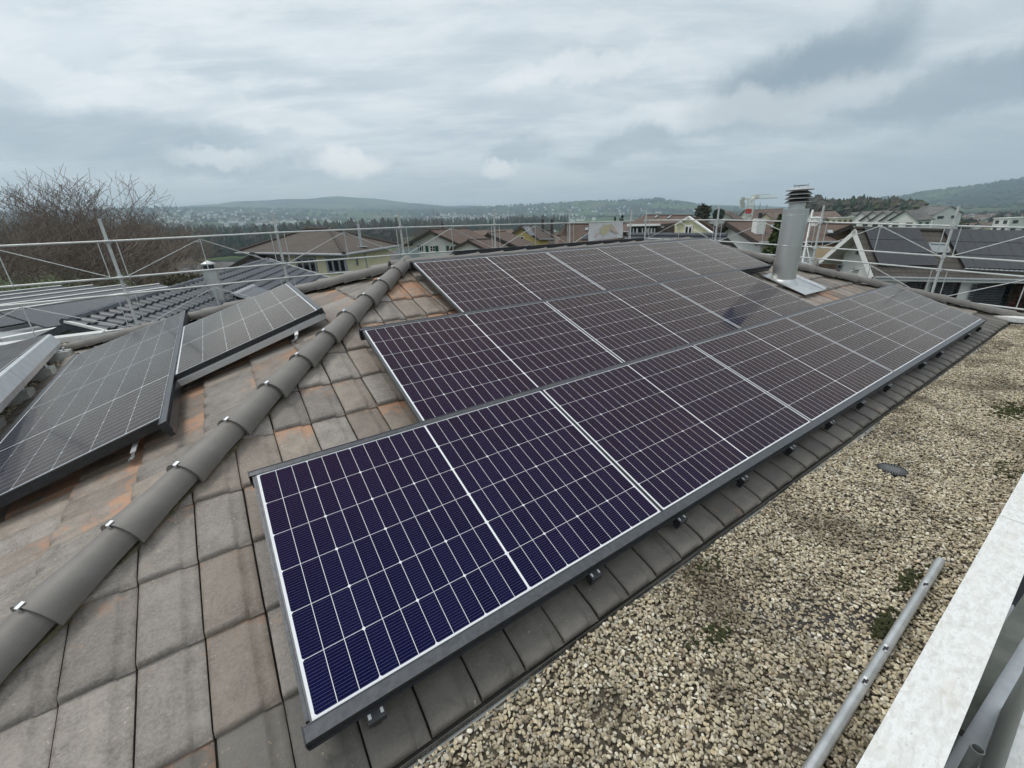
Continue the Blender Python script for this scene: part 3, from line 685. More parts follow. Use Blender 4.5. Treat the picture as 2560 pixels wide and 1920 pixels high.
def scatter(name, label, pts, s0, s1, seed, kind='stuff', mat='pebble', flat=(.45, .78)):
    me = bpy.data.meshes.new(name); me.from_pydata([tuple(p) for p in pts], [], []); o = put(name, me, label=label, kind=kind, cat='gravel')
    g = bpy.data.node_groups.new(name + '_nodes', 'GeometryNodeTree')
    g.interface.new_socket('Geometry', in_out='INPUT', socket_type='NodeSocketGeometry'); g.interface.new_socket('Geometry', in_out='OUTPUT', socket_type='NodeSocketGeometry')
    gi = g.nodes.new('NodeGroupInput'); go = g.nodes.new('NodeGroupOutput')
    ico = nd(g, 'GeometryNodeMeshIcoSphere', {'Radius': 1.0, 'Subdivisions': 3})
    pos = g.nodes.new('GeometryNodeInputPosition')
    nz_ = nd(g, 'ShaderNodeTexNoise', {'Vector': pos.outputs[0], 'Scale': .7, 'Detail': 0})
    sub = nd(g, 'ShaderNodeVectorMath', {0: nz_.outputs['Color'], 1: (.5, .5, .5)}, operation='SUBTRACT')
    scl = nd(g, 'ShaderNodeVectorMath', {0: sub.outputs[0], 'Scale': .26}, operation='SCALE')
    sp = nd(g, 'GeometryNodeSetPosition', {'Geometry': ico.outputs[0], 'Offset': scl.outputs[0]})
    sm = nd(g, 'GeometryNodeSetShadeSmooth', {'Geometry': sp.outputs[0]})
    mt = nd(g, 'GeometryNodeSetMaterial', {'Geometry': sm.outputs[0], 'Material': MT[mat]})
    rv = nd(g, 'FunctionNodeRandomValue', {'Min': (-.5, -.5, 0), 'Max': (.5, .5, 6.283), 'Seed': seed}, data_type='FLOAT_VECTOR')
    sv = nd(g, 'FunctionNodeRandomValue', {'Min': (s0 * .8, s0 * .75, s0 * flat[0]), 'Max': (s1 * 1.2, s1, s1 * flat[1]), 'Seed': seed + 5}, data_type='FLOAT_VECTOR')
    ip = nd(g, 'GeometryNodeInstanceOnPoints', {'Points': gi.outputs[0], 'Instance': mt.outputs[0], 'Rotation': rv.outputs[0], 'Scale': sv.outputs[0]})
    g.links.new(ip.outputs[0], go.inputs[0])
    o.modifiers.new('scatter', 'NODES').node_group = g
    return o
rg = np.random.default_rng(5)
def near_tube(x, y): return (y < -1.955) & (y > -2.03) & (x < 2.82)
N = 88000
x = rg.uniform(-.3, XE + .05, N); y = rg.uniform(-2.092, -1.232, N)
keep = (np.hypot(x - 3.677, y + 1.553) > .082)
x, y = x[keep], y[keep]
hgt = .006 * np.sin(x * 3.1 + 1.3 * y) + .007 * np.sin(2.1 * y * 3 + x * 1.7) + .006 * np.sin(7 * x + 5 * y)
z = GZ + .004 + hgt + rg.uniform(-.009, .011, len(x))
scatter('gravel', 'rounded river gravel filling the flat roof strip beside the white coping', np.stack([x, y, z], 1), .0044, .0094, 11)
bd = MB()
nxg, nyg = 120, 12
vv = []
for i in range(nxg + 1):
    for j in range(nyg + 1):
        X = -.35 + (XE + .40) * i / nxg; Y = -2.095 + .868 * j / nyg
        vv.append((X, Y, GZ - .001 + .006 * math.sin(X * 3.1 + 1.3 * Y) + .007 * math.sin(6.3 * Y + X * 1.7) + .006 * math.sin(7 * X + 5 * Y)))
bd.add(vv, [(i * (nyg + 1) + j, (i + 1) * (nyg + 1) + j, (i + 1) * (nyg + 1) + j + 1, i * (nyg + 1) + j + 1) for i in range(nxg) for j in range(nyg)])
bd.build('gravel_bed', MT['soil'], house, smooth=True)
N = 16000
x = rg.uniform(-4.4, -1.86, N); y = rg.uniform(1.5, 6.75, N); k = x > -2.5; x = np.where(k, x, x); 
z = -.625 + .049 * y + rg.uniform(-.006, .012, N)
scatter('gravel', 'strip of gravel beyond the small hip slope, between the concrete blocks', np.stack([x, y, z], 1), .010, .016, 31)
bd = MB(); bd.slab([LG(-1.88, 1) + V3(0, 0, .004), LG(-1.88, 6.8) + V3(0, 0, .004), LG(-4.5, 6.8) + V3(0, 0, .004), LG(-4.5, 1) + V3(0, 0, .004)], (0, 0, -.02)); bd.build('gravel_bed', MT['soil'], house)
# moss cushions in the gravel
MT['moss'] = noisy('moss', (.035, .042, .012), (.075, .08, .022), 60, .95, 0, .8)
mp = []
for (cx, cy, n_, s) in ((5.6, -1.86, 260, .16), (2.55, -1.93, 60, .05), (1.9, -1.3, 50, .05), (2.15, -1.95, 90, .05), (1.5, -1.55, 60, .06), (4.3, -2.0, 120, .10)):
    mp += [(cx + rg.normal() * s, min(-1.25, max(-2.08, cy + rg.normal() * s * .35)), GZ + .004 + rg.uniform(-.002, .012)) for _ in range(n_)]
scatter('moss', 'dark green moss cushions growing among the pebbles', mp, .006, .013, 77, mat='moss', flat=(.5, .8))['category'] = 'moss'
# drain
dt = thing('roof_drain', 'round black slotted roof drain cover lying in the gravel', 'drain', (3.677, -1.553, GZ))
m = MB(); m.lathe((3.677, -1.553, GZ + .012), [(.083, -.02), (.083, .004), (.076, .006), (.074, -.004), (.0, -.012)], 36); m.build('rim', MT['dark'], dt)
m = MB(); m.lathe((3.677, -1.553, GZ + .014), [(.022, -.006), (.022, .003), (.0, .005)], 20); m.build('hub', noisy('grey_plastic', (.10, .10, .10), (.14, .14, .14), 20, .55), dt)
for i in range(26):
    t = 2 * math.pi * i / 26; d = V3(math.cos(t), math.sin(t), 0)
    m = MB(); m.box(V3(3.677, -1.553, GZ + .0135) + d * .0485, (.055, .0068, .006), (d, V3(-d[1], d[0], 0), V3(0, 0, 1))); m.build('bar', bpy.data.materials['grey_plastic'], dt)
# scaffold tube lying on the gravel
tt = thing('steel_tube', 'galvanised scaffold tube with punched slots lying on the gravel', 'tube', (1.9, -2.0, GZ))
TA, TB = V3(.75, -2.004, GZ + .033), V3(2.79, -1.985, GZ + .033); TR = .0185
m = MB(); d = unit(TB - TA)
X_ = np.cross(d, [0, 0, 1.0]); Y_ = np.cross(d, X_)
m.lathe(TA, [(TR - .003, .0), (TR, .0), (TR, np.linalg.norm(TB - TA)), (TR - .003, np.linalg.norm(TB - TA)), (TR - .003, np.linalg.norm(TB - TA) - .3)], 24, axis=(X_, Y_, d)); m.build('pipe', MT['zinc'], tt, smooth=True).data.set_sharp_from_angle(angle=.7)
for p in ((2311, 1460), (2211, 1620), (2160, 1702)):
    X = onplane(p, V3(0, 0, 1), GZ + .05); u_ = (X - TA) @ d; c = TA + d * u_
    yl = unit(CAM - c - d * ((CAM - c) @ d)); xl = np.cross(yl, d)
    m = MB(); m.box(c + yl * (TR - .001), (.030, .013, .006), (d, xl, yl)); m.build('slot', MT['dark'], tt)
    m = MB(); m.box(c + yl * (TR + .002) + d * .012 + xl * .004, (.010, .010, .004), (unit(d + yl * .5), xl, yl)); m.box(c + yl * (TR + .001) - d * .014 - xl * .004, (.008, .008, .004), (d, xl, yl)); m.build('burr', MT['alu'], tt)
# ================================================================== LEFT FLAT ROOF: ballasted module with back sheet
MT['concrete'] = noisy('concrete', (.42, .43, .40), (.54, .55, .51), 12, .85, 0, .4)
def PL(y, dx, dz): return (-2.10 + .12 * (6.05 - y) + dx, y, -.035 + .0285 * (6.05 - y) + dz)
pst = thing('solar_panel', 'tilted solar panel with white wind sheet on its back, on the gravel roof', 'solar panel', (-2.4, 4, -.4), group='solar panels on the flat roof')
for y0, y1 in ((1.0, 3.52), (3.53, 6.08)):
    m = MB()
    prof = [(0, 0), (.028, -.010), (.082, -.128), (.080, -.185), (.076, -.185), (.078, -.130), (.025, -.014), (0, -.004)]
    n_ = len(prof); vs_ = [PL(yy, px, pz) for yy in (y0, y1) for px, pz in prof]
    m.add(vs_, [(i, (i + 1) % n_, n_ + (i + 1) % n_, n_ + i) for i in range(n_)] + [tuple(range(n_)), tuple(range(2 * n_ - 1, n_ - 1, -1))])
    m.build('wind_sheet', MT['alu'], pst)
m = MB(); m.slab([PL(6.085, *q) for q in ((0, -.002), (.028, -.012), (.082, -.13), (.080, -.185), (0, -.185))], (0, .004, 0)); m.build('end_plate', MT['alu'], pst)
gx = unit((-.12, 1, -.0285)); gz = unit(np.cross(unit((-1, 0, -.16)), -gx)); gz = gz if gz[2] > 0 else -gz; gy = np.cross(gz, gx)
for k, (y0, y1) in enumerate(((2.52, 4.28), (4.30, 6.06))):
    o_ = V3(*PL(y0, -.006, .002)) + gy * MH
    Wp = mat4(o_, gx, gy, gz)
    put('frame', FRM, pst, Wp); sh = put('backsheet', SHT, pst, Wp)
    for i in range(24):
        for j in range(6):
            put('cell', CELLS[i % 3], sh, Wp @ Matrix.Translation((mu + (i + .5) * PU + (GAP if i > 11 else 0), -mv - (j + .5) * PV, 0)))
blk_lab = ['concrete ballast block at the picture edge, under the white wind sheet', 'second concrete ballast block from the picture edge beside the gravel', 'third concrete ballast block from the picture edge beside the gravel', 'farthest concrete ballast block, next to the white parapet']
for i, y in enumerate((3.22, 4.07, 4.89, 5.70)):
    gzl = -.625 + .049 * y
    b_ = thing('concrete_block', blk_lab[i], 'concrete block', (-1.98, y, gzl), group='concrete ballast blocks')
    m = MB(); m.box((-2.06, y, gzl + .060), (.40, .19, .12), taper=.96); m.build('block', MT['concrete'], b_)
    m = MB(); m.box((-1.96, y, gzl + .126), (.16, .07, .010)); m.box((-1.92, y, gzl + .145), (.012, .07, .04)); m.box((-2.03, y, gzl + .16), (.012, .05, .08), (unit((1, 0, .4)), V3(0, 1, 0), unit((-.4, 0, 1)))); m.build('bracket', MT['alu'], b_)
# ================================================================== BELOW THE COPING, LOWER RIGHT
tr = MB(); tr.box((4, -5.3, -5.2), (18, 6.0, .1)); tr.build('terrace', noisy('dark_terrace', (.012, .012, .014), (.03, .03, .034), 3, .8), kind='structure', label='dark terrace deep below the coping')
fsc = thing('scaffold', 'lower scaffold platform seen past the white coping, lower right corner', 'scaffold', (2.7, -2.6, -8), group='scaffolding round the roof')
for i in range(3):
    m = MB(); m.box((3.0, -2.36 - .17 * i, -1.86 - .002 * i), (3.2, .150, .04)); m.box((3.0, -2.36 - .17 * i + .062, -1.835), (3.2, .012, .02)); m.build('plank', MT['alu'], fsc)
p0 = onplane((2445, 1872), V3(0, 0, 1), -1.25)
m = MB(); m.lathe((p0[0], p0[1], -8), [(.024, 0), (.024, 6.75), (.0205, 6.75), (.0205, 6.55), (0, 6.55)], 20); m.build('post', MT['scaf'], fsc, smooth=True).data.set_sharp_from_angle(angle=.7)
def L3(p, q, z, r, nm, mt_, par, n=10):
    a = onplane(p, V3(0, 0, 1), z); b = onplane(q, V3(0, 0, 1), z); d = b - a
    m = MB(); m.tube(a - d * .6, b + d * 2.5, r, n); return m.build(nm, mt_, par, smooth=True)
Z9 = lambda X, Y: (2080 + X * .2532, 1500 + Y * .2532)
L3(Z9(1330, 1190), Z9(1770, 1480), -2.5, .022, 'rail_tube', MT['zinc'], fsc)
L3(Z9(1270, 1300), Z9(1740, 1600), -2.2, .03, 'rail_tube', MT['scaf'], fsc)
L3(Z9(1460, 1310), Z9(1320, 1500), -2.1, .007, 'bar', MT['black'], fsc); L3(Z9(1660, 1440), Z9(1510, 1640), -2.1, .007, 'bar', MT['black'], fsc)
lw = thing('window_blind', 'dark slatted window blinds below the coping', 'blind', (5.5, -2.5, -5))
for i in range(26):
    m = MB(); m.box((6.2, -2.45 - .05 * i, -3.4 - .02 * i), (3.2, .046, .006), (V3(1, 0, 0), unit((0, 1, .5)), unit((0, -.5, 1)))); m.build('slat', noisy('dark_blind', (.03, .032, .037), (.045, .047, .052), 5, .5, .3) if i == 0 else bpy.data.materials['dark_blind'], lw)
a = onplane(Z9(1530, 700), V3(0, 0, 1), -1.7); b = onplane(Z9(1896, 140), V3(0, 0, 1), -1.7)
m = MB(); m.box((a + b) / 2, (np.linalg.norm(b - a) + 1.2, .10, .05), (unit(b - a), unit(np.cross((0, 0, 1), b - a)), V3(0, 0, 1))); m.build('toe_board', noisy('weathered_board', (.17, .175, .15), (.25, .25, .22), 6, .8), fsc)
bp_ = thing('balcony_parapet', 'white rendered balcony parapet with mossy edge in the lower right corner', 'parapet', (2.3, -2.6, -1.5))
a = onplane((2560, 1783), V3(0, 0, 1), -1.0); b = onplane((2515, 1920), V3(0, 0, 1), -1.0); d = unit(b - a); s = np.cross(d, (0, 0, 1)); s = s if s[1] < 0 else -s
m = MB(); m.box((a + b) / 2 + s * .15 - V3(0, 0, .5), (2.2, .30, 1.0), (d, s, V3(0, 0, 1))); m.build('wall', MT['white'], bp_)
m = MB(); m.box((a + b) / 2 + s * .15 + V3(0, 0, .014), (2.22, .31, .024), (d, s, V3(0, 0, 1))); m.build('coping', MT['coping'], bp_)
# loose dry grass stalks on the eaves tiles
MT['straw'] = new_mat('straw', (.42, .40, .16), .8)[0]
for i, (gx0, gy0, gx1, gy1) in enumerate(((800, 1845, 855, 1815), (930, 1795, 968, 1775), (875, 1798, 880, 1806), (955, 1765, 985, 1738), (795, 1840, 797, 1858))):
    a = onplane((gx0, gy0), NR, -TH_ + .012); b = onplane((gx1, gy1), NR, -TH_ + .012)
    m = MB(); pts = [a + (b - a) * t + NR * .010 * math.sin(3 * t) + XF * .006 * math.sin(5 * t) for t in (0, .25, .5, .75, 1)]; m.path(pts, .0011, 4)
    m.build('grass_stalk', MT['straw'], label=['yellow grass stalk lying below the panel corner', 'yellow grass stalk beside the nearest roof hook', 'short yellow grass stalk under the lower rail', 'curved grass stalk behind the nearest roof hook', 'tiny bent stalk at the end of the long one'][i], cat='grass stalk', group='dry grass stalks on the eaves tiles')
# ================================================================== NEIGHBOURHOOD
UP = V3(0, 0, 1)
def course_mat(name, c1, c2, n, axis=1, vary=.25, sx=3.3):
    """roof tiles too far to tell apart: courses and tile joints as relief and tone"""
    m, nt, b = new_mat(name, c1, .75, 0, .3)
    uv = nd(nt, 'ShaderNodeAttribute', attribute_name='slope'); sp = nd(nt, 'ShaderNodeSeparateXYZ', {0: uv.outputs['Vector']})
    y = M_(nt, 'FRACT', M_(nt, 'MULTIPLY', sp.outputs[1], n)); x = M_(nt, 'FRACT', M_(nt, 'MULTIPLY', sp.outputs[0], sx))
    row = M_(nt, 'FLOOR', M_(nt, 'MULTIPLY', sp.outputs[1], n)); colm = M_(nt, 'FLOOR', M_(nt, 'MULTIPLY', sp.outputs[0], sx))
    idv = nd(nt, 'ShaderNodeCombineXYZ', {0: colm, 1: row}).outputs[0]
    wn = nd(nt, 'ShaderNodeTexWhiteNoise', {'Vector': idv}, noise_dimensions='3D').outputs['Value']
    big = NOISE(nt, uv.outputs['Vector'], .8, 4, .6)
    c = MIX(nt, M_(nt, 'ADD', M_(nt, 'MULTIPLY', wn, vary), M_(nt, 'MULTIPLY', nd(nt, 'ShaderNodeMapRange', {'Value': big, 'From Min': .35, 'From Max': .65}).outputs[0], 1 - vary)), c1, c2)
    joint = M_(nt, 'MAXIMUM', M_(nt, 'LESS_THAN', y, .16), M_(nt, 'MULTIPLY', M_(nt, 'LESS_THAN', x, .10), .5))
    c = MIX(nt, M_(nt, 'MULTIPLY', joint, .55), c, tuple(v * .3 for v in c1))
    nt.links.new(c, b.inputs['Base Color'])
    h = M_(nt, 'ADD', M_(nt, 'SUBTRACT', 1.0, y), M_(nt, 'MULTIPLY', M_(nt, 'SINE', M_(nt, 'MULTIPLY', x, 6.283)), .25))
    nt.links.new(nd(nt, 'ShaderNodeBump', {'Height': h, 'Strength': .9, 'Distance': .04}).outputs[0], b.inputs['Normal'])
    return m
MT['r_brown'] = course_mat('brown_roof_tiles', (.105, .068, .052), (.15, .105, .082), 2.9)
MT['r_dbrown'] = course_mat('dark_brown_roof_tiles', (.075, .058, .047), (.115, .092, .075), 2.9)
MT['r_grey'] = course_mat('grey_brown_roof_tiles', (.085, .072, .060), (.135, .118, .10), 2.9)
MT['slate'] = noisy('dark_grey_tile', (.040, .046, .056), (.066, .073, .086), 6, .40, rand=.15, spec=.5)
MT['cream'] = noisy('cream_render', (.62, .58, .37), (.69, .65, .44), 2, .85)
MT['yellow'] = noisy('yellow_render', (.60, .45, .16), (.66, .52, .22), 2, .85)
MT['pale'] = noisy('white_render', (.66, .66, .62), (.74, .74, .71), 2, .85)
MT['wood'] = noisy('brown_boards', (.10, .06, .035), (.16, .10, .06), 5, .75, stretch=(1, 1, .2))
MT['soffit'] = noisy('soffit_boards', (.42, .40, .35), (.50, .48, .42), 4, .8)
MT['dtrim'] = noisy('dark_timber', (.030, .023, .018), (.05, .04, .032), 5, .7)
MT['glass'] = new_mat('window_glass', (.012, .014, .016), .06, 0, .6)[0]
MT['skyglass'] = new_mat('roof_window_glass', (.25, .27, .28), .05, 0, 1.0)[0]
MT['green'] = noisy('green_shutter', (.008, .06, .035), (.012, .085, .05), 10, .6)
MT['pvblack'] = noisy('black_module_glass', (.012, .013, .017), (.02, .021, .026), 5, .16, 0, 0, spec=.6)
MT['grey_sheet'] = noisy('grey_metal_sheet', (.30, .31, .32), (.38, .39, .40), 4, .5, .3)
MT['blind'] = noisy('shutter_slats', (.035, .037, .04), (.055, .058, .06), 30, .6)
def slope_attr(o, fn):
    """store metres along / up each face for the tile relief; fn maps a local point to (along, up)"""
    me = o.data; at_ = me.attributes.new('slope', 'FLOAT_VECTOR', 'POINT')
    at_.data.foreach_set('vector', [c for v in me.vertices for c in (*fn(v.co), 0.0)])
def frame3(A, B):
    x = unit(B - A); z = unit(UP - x * (UP @ x)); return x, np.cross(z, x), z
def eave_at(A, x, p):
    """width and drop of an eave corner seen at pixel p, in the gable plane through A"""
    ux = unit((x[0], x[1], 0)); pe = V3(-ux[1], ux[0], 0); X = onplane(p, ux, ux @ A); return abs((X - A) @ pe), A[2] - X[2]
def window(par, c, x, n, w, h, mull=1, frame='white', glass='glass', trans=0, depth=.06, name='window', fw=.07):
    z = np.cross(x, n); z = z if z[2] > 0 else -z
    m = MB(); c = np.asarray(c) + n * .012
    for s in (-1, 1): m.box(c + x * s * (w / 2 - fw / 2), (fw, depth, h), (x, n, z)); m.box(c + z * s * (h / 2 - fw / 2), (w - 2 * fw, depth, fw), (x, n, z))
    for i in range(mull): m.box(c + x * (-w / 2 + w * (i + 1) / (mull + 1)), (fw, depth * .9, h - 2 * fw), (x, n, z))
    for i in range(trans): m.box(c + z * (-h / 2 + h * (i + 1) / (trans + 1)), (w - 2 * fw, depth * .8, fw * .5), (x, n, z))
    o = m.build(name, MT[frame], par)
    m = MB(); m.box(c - n * .004, (w - fw, .02, h - fw), (x, n, z)); m.build('pane', MT[glass], o); return o
def winpx(par, P0, n, x0, y0, x1, y1, **kw):
    """window seen between two pixel corners on the plane through P0"""
    n = unit(n); d = n @ P0; xm, ym = (x0 + x1) / 2, (y0 + y1) / 2
    a, b, t, u = (onplane(p, n, d) for p in ((x0, ym), (x1, ym), (xm, y0), (xm, y1)))
    x = unit(np.cross(UP, n)); x = x if x @ (b - a) > 0 else -x; n2 = n if n @ (CAM - P0) > 0 else -n
    return window(par, (a + b) / 2 * .5 + (t + u) / 2 * .5, x, n2, abs((b - a) @ x), abs(t[2] - u[2]), **kw)
def gable_house(name, label, A, B, l, r, gz, ov=.5, wall='pale', roof='r_brown', fascia='white', cat='house', group='houses of the neighbourhood', gut='grey_sheet', soff='soffit', thick=.16):
    """A-B: ridge; l, r: (half width, drop) to the left and right eaves"""
    x, y, z = frame3(A, B); L = np.linalg.norm(B - A); mid = (A + B) / 2
    t = thing(name, label, cat, (mid[0], mid[1], gz), group=group)
    (wl, hl), (wr, hr) = l, r; info = dict(t=t, x=x, y=y, z=z, A=A, B=B, L=L)
    iw = ov
    def P(s, q, h): return A + x * s + y * q + z * h
    kl, kr = hl / wl, hr / wr
    gzl = gz - A[2] - .5
    ql, qr = wl - iw, -(wr - iw)
    m = MB()
    sec = [(ql, gzl), (ql, -kl * ql - .12), (0, -.16), (qr, kr * qr - .12), (qr, gzl)]
    for s, fl in ((ov, 0), (L - ov, 1)):
        m.poly([P(s, q, h) for q, h in (sec if fl else sec[::-1])])
    for (q0, h0), (q1, h1) in ((sec[0], sec[1]), (sec[3], sec[4])): m.poly([P(ov, q0, h0), P(L - ov, q0, h0), P(L - ov, q1, h1), P(ov, q1, h1)])
    info['wall'] = m.build('wall', MT[wall], t)
    info['gA'] = P(ov, 0, 0); info['nl'] = y; info['wl_pt'] = P(0, ql, 0); info['wr_pt'] = P(0, qr, 0)
    for q, h, nm in ((wl, hl, 'l'), (-wr, hr, 'r')):
        nn = unit(np.cross(x, P(0, q, -h) - A)); nn = nn if nn[2] > 0 else -nn
        m = MB(); m.slab([P(0, 0, 0), P(L, 0, 0), P(L, q, -h), P(0, q, -h)], -nn * thick)
        o = m.build('roof', MT[roof], t); I = WM[o].inverted()
        Al = np.array(I @ Vector(A)); xl = np.array(I.to_3x3() @ Vector(x))
        slope_attr(o, lambda c: ((np.array(c) - Al) @ xl, math.sqrt(max(0, np.sum((np.array(c) - Al) ** 2) - ((np.array(c) - Al) @ xl) ** 2))))
        f0 = -nn * (thick + .005)
        for s in (0, L):                                    # barge boards under the verge
            e = .03 if s else -.03; m = MB()
            m.slab([P(s, 0, 0) + f0 * .2, P(s, q, -h) + f0 * .2, P(s, q, -h) + f0 * 1.7, P(s, 0, 0) + f0 * 1.7], x * e)
            m.build('barge_board', MT[fascia], t)
        m = MB(); yo = y * (1 if q > 0 else -1); m.slab([P(.0, q, -h - .03) , P(L, q, -h - .03), P(L, q, -h - .22), P(.0, q, -h - .22)], yo * .03)
        m.build('fascia', MT[fascia], t)
        m = MB(); m.tube(P(-.02, q, -h - .06) + yo * .09, P(L + .02, q, -h - .06) + yo * .09, .065, 8); m.build('gutter', MT[gut], t)
        m = MB(); m.slab([P(.02, q * .02, -h * .02) + f0 * 1.05, P(L - .02, q * .02, -h * .02) + f0 * 1.05, P(L - .02, q, -h) + f0 * 1.05, P(.02, q, -h) + f0 * 1.05], -nn * .02); m.build('soffit', MT[soff], t)
        info['n' + nm + '_roof'] = nn
    m = MB(); m.tube(P(-.02, 0, .0), P(L + .02, 0, .0), .11, 8); m.build('ridge_cap', MT[roof if roof != 'slate' else 'slate'], t)
    info['P'] = P; return info
def on_roof_rect(h, n, x0, y0, x1, y1, name, mt, thick=.06, lift=.05, frame=None, par=None, skew=True):
    """flat panel lying on a roof slope, corners found from pixels"""
    d = n @ h['A']; c = [onplane(p, n, d) for p in ((x0[0], x0[1]), (x1[0], x1[1]), (y1[0], y1[1]), (y0[0], y0[1]))]
    m = MB(); m.slab([q + n * lift for q in c], n * thick); return m.build(name, MT[mt], par or h['t']), c
# ---------------- white house with the black modules, right
A = at(2139.6, 571, 30); B = at(2562, 582, 37)
x_, y_, z_ = frame3(A, B)
wl, hl = eave_at(A, x_, (2052, 650)); wr, hr = eave_at(A, x_, (2192.4, 690))
H = gable_house('white_house', 'white house with black solar panels on its brown roof, beyond the right scaffold', A, B, (wl, hl), (wr, hr), -8, .8, 'pale', 'r_grey', 'white', gut='grey_sheet')
nr = H['nr_roof']
def pvfield(par_house, n, c4, nu, nv, name='module'):
    """grid of modules between four pixel corners (tl, tr, br, bl) on a slope"""
    d = n @ par_house['A']; q = [onplane(p, n, d) for p in c4]
    for i in range(nu):
        for j in range(nv):
            s0, s1, t0, t1 = i / nu + .0012, (i + 1) / nu - .0012, j / nv + .005, (j + 1) / nv - .005
            f = lambda s, t: (q[0] * (1 - s) + q[1] * s) * (1 - t) + (q[3] * (1 - s) + q[2] * s) * t + n * .10
            m = MB(); m.slab([f(s0, t0), f(s1, t0), f(s1, t1), f(s0, t1)], n * .04); m.build(name, MT['pvblack'], par_house['t'])
def z2(X, Y): return (2000 + X * .14467, 500 + Y * .14467)
def z1(X, Y): return (2240 + X * .14467, 500 + Y * .14467)
pvfield(H, nr, (z2(1070, 500), z1(350, 515), z1(700, 1160), z2(1330, 1150)), 6, 3)
pvfield(H, nr, (z1(770, 530), z1(2560, 560), z1(2900, 1260), z1(1150, 1195)), 9, 3)
o, c = on_roof_rect(H, nr, z1(525, 770), z1(600, 920), z1(830, 785), z1(890, 925), 'skylight', 'skyglass', .05, .06)
for q0, q1 in zip(c, c[1:] + c[:1]):
    m = MB(); d = unit(q1 - q0); m.box((q0 + q1) / 2 + nr * .09, (np.linalg.norm(q1 - q0) + .1, .10, .12), (d, np.cross(nr, d), nr)); m.build('frame', MT['grey_sheet'], o)
m = MB()
for k in range(13): m.box(c[0] * 0 + onplane(z1(1180 + 85 * k, 1212 + 4 * k), nr, nr @ A) + nr * .10, (.22, .05, .09), (x_, np.cross(nr, x_), nr))
m.build('snow_guard', MT['zinc'], H['t'])
for k in range(6):
    for yy, xx in ((712, 1990), ):
        pass
gw = H['P'](.8, 0, 0); gn = -x_
winpx(H['t'], gw, gn, *z2(990, 730), *z2(1110, 950), mull=1, frame='grey_sheet'); winpx(H['t'], gw, gn, *z2(650, 1105), *z2(745, 1205), mull=0, frame='grey_sheet'); winpx(H['t'], gw, gn, *z2(915, 1180), *z2(1015, 1250), mull=0, frame='grey_sheet'); winpx(H['t'], gw, gn, *z2(1200, 1260), *z2(1290, 1330), mull=0, frame='grey_sheet')
sw = H['wr_pt']; sn = -y_
for xa, ya, xb, yb in ((2263, 704, 2308, 745), (2331, 705, 2392, 760), (2432, 709, 2520, 785)):
    w_ = winpx(H['t'], sw, sn, xa, ya, xb, yb, mull=3, frame='dtrim', depth=.1, fw=.09)
    # roller slats half down
    n2 = unit(sn); d2 = n2 @ sw + .09; a, b = onplane((xa, ya), n2, d2), onplane((xb, ya), n2, d2)
    m = MB()
    for k in range(12): m.box((a + b) / 2 + UP * -(.12 + .13 * k) , (np.linalg.norm(b - a) * .96, .015, .10), (x_, y_, z_))
    m.build('roller_slats', MT['blind'], w_)
m = MB(); q = H['P'](3, -(wr + 1.6), -hr - 2.9); m.box(q + x_ * 5, (14, 3.2, .25), (x_, y_, z_)); m.build('balcony', MT['grey_sheet'], H['t'])
m = MB(); m.box(q + x_ * 5 - y_ * 1.55 + z_ * .65, (14, .04, 1.0), (x_, y_, z_)); m.build('balcony_glass', new_mat('balcony_glass', (.28, .34, .34), .15, 0, .5)[0], H['t'])
# ---------------- dark tiled neighbour roof, left
A = at(161, 808, 13); B = at(673, 649, 25)
x_, y_, z_ = frame3(A, B)
NBR = thing('neighbour_house', 'neighbour house with a large dark grey tiled roof, beyond the left scaffold', 'house', ((A + B)[0] / 2, (A + B)[1] / 2, -9), group='houses of the neighbourhood')
s_ = math.radians(22); dn = -y_ * math.cos(s_) - z_ * math.sin(s_); nN = unit(np.cross(x_, dn)); nN = nN if nN[2] > 0 else -nN
Ln = np.linalg.norm(B - A); SW = 7.2
m = MB(); m.slab([A, B, B + dn * SW, A + dn * SW], -nN * .14); m.slab([A, B, B + y_ * 6.5 - z_ * 2.6, A + y_ * 6.5 - z_ * 2.6], -UP * .15)
nroof = m.build('roof', MT['slate'], NBR)
m = MB(); gg = [A + x_ * .5 + y_ * 6 - z_ * 2.5, A + x_ * .5 - z_ * .15, A + x_ * .5 + dn * 6.6 - z_ * .12]
m.poly([gg[0] - z_ * 9, gg[0], gg[1], gg[2], gg[2] - z_ * 9]); hh = [q + x_ * (Ln - 1) for q in gg]
m.poly([hh[0] - z_ * 9, hh[0], hh[1], hh[2], hh[2] - z_ * 9]); m.poly([gg[2], hh[2], hh[2] - z_ * 9, gg[2] - z_ * 9]); m.poly([gg[0], hh[0], hh[0] - z_ * 9, gg[0] - z_ * 9]); m.build('wall', MT['grey_sheet'], NBR)
cw, ch = .30, .36
def pantile():
    m = MB(); n = 7; vs_ = []
    for y0, z0 in ((0, .012), (0.0, .056), (.41, .010)):
        for i in range(n): s = i / (n - 1); vs_.append((s * (cw + .01), y0, z0 + (.046 * math.sin(math.pi * min(1, s / .62)) if s < .62 else -.004)))
    m.add(vs_, [(k * n + i, k * n + i + 1, (k + 1) * n + i + 1, (k + 1) * n + i) for k in range(2) for i in range(n - 1)]); me = m.mesh('tile', MT['slate'], True); me.set_sharp_from_angle(angle=.7); return me
PT = pantile(); cand = []
for i in range(int(Ln / cw)):
    for j in range(int(SW / ch)):
        o_ = A + x_ * (i * cw) + dn * (j * ch + ch); c_ = o_ + x_ * .15
        yv = RWC @ (c_ - CAM); X, Y = 1280 + FPX * yv[0] / yv[2], 960 + FPX * yv[1] / yv[2]
        lim = 870 - (X - 160) * .315
        cand.append((yv[2] + (0 if (Y < lim + 25 and X > 100) else 100), mat4(o_, x_, -dn, nN)))
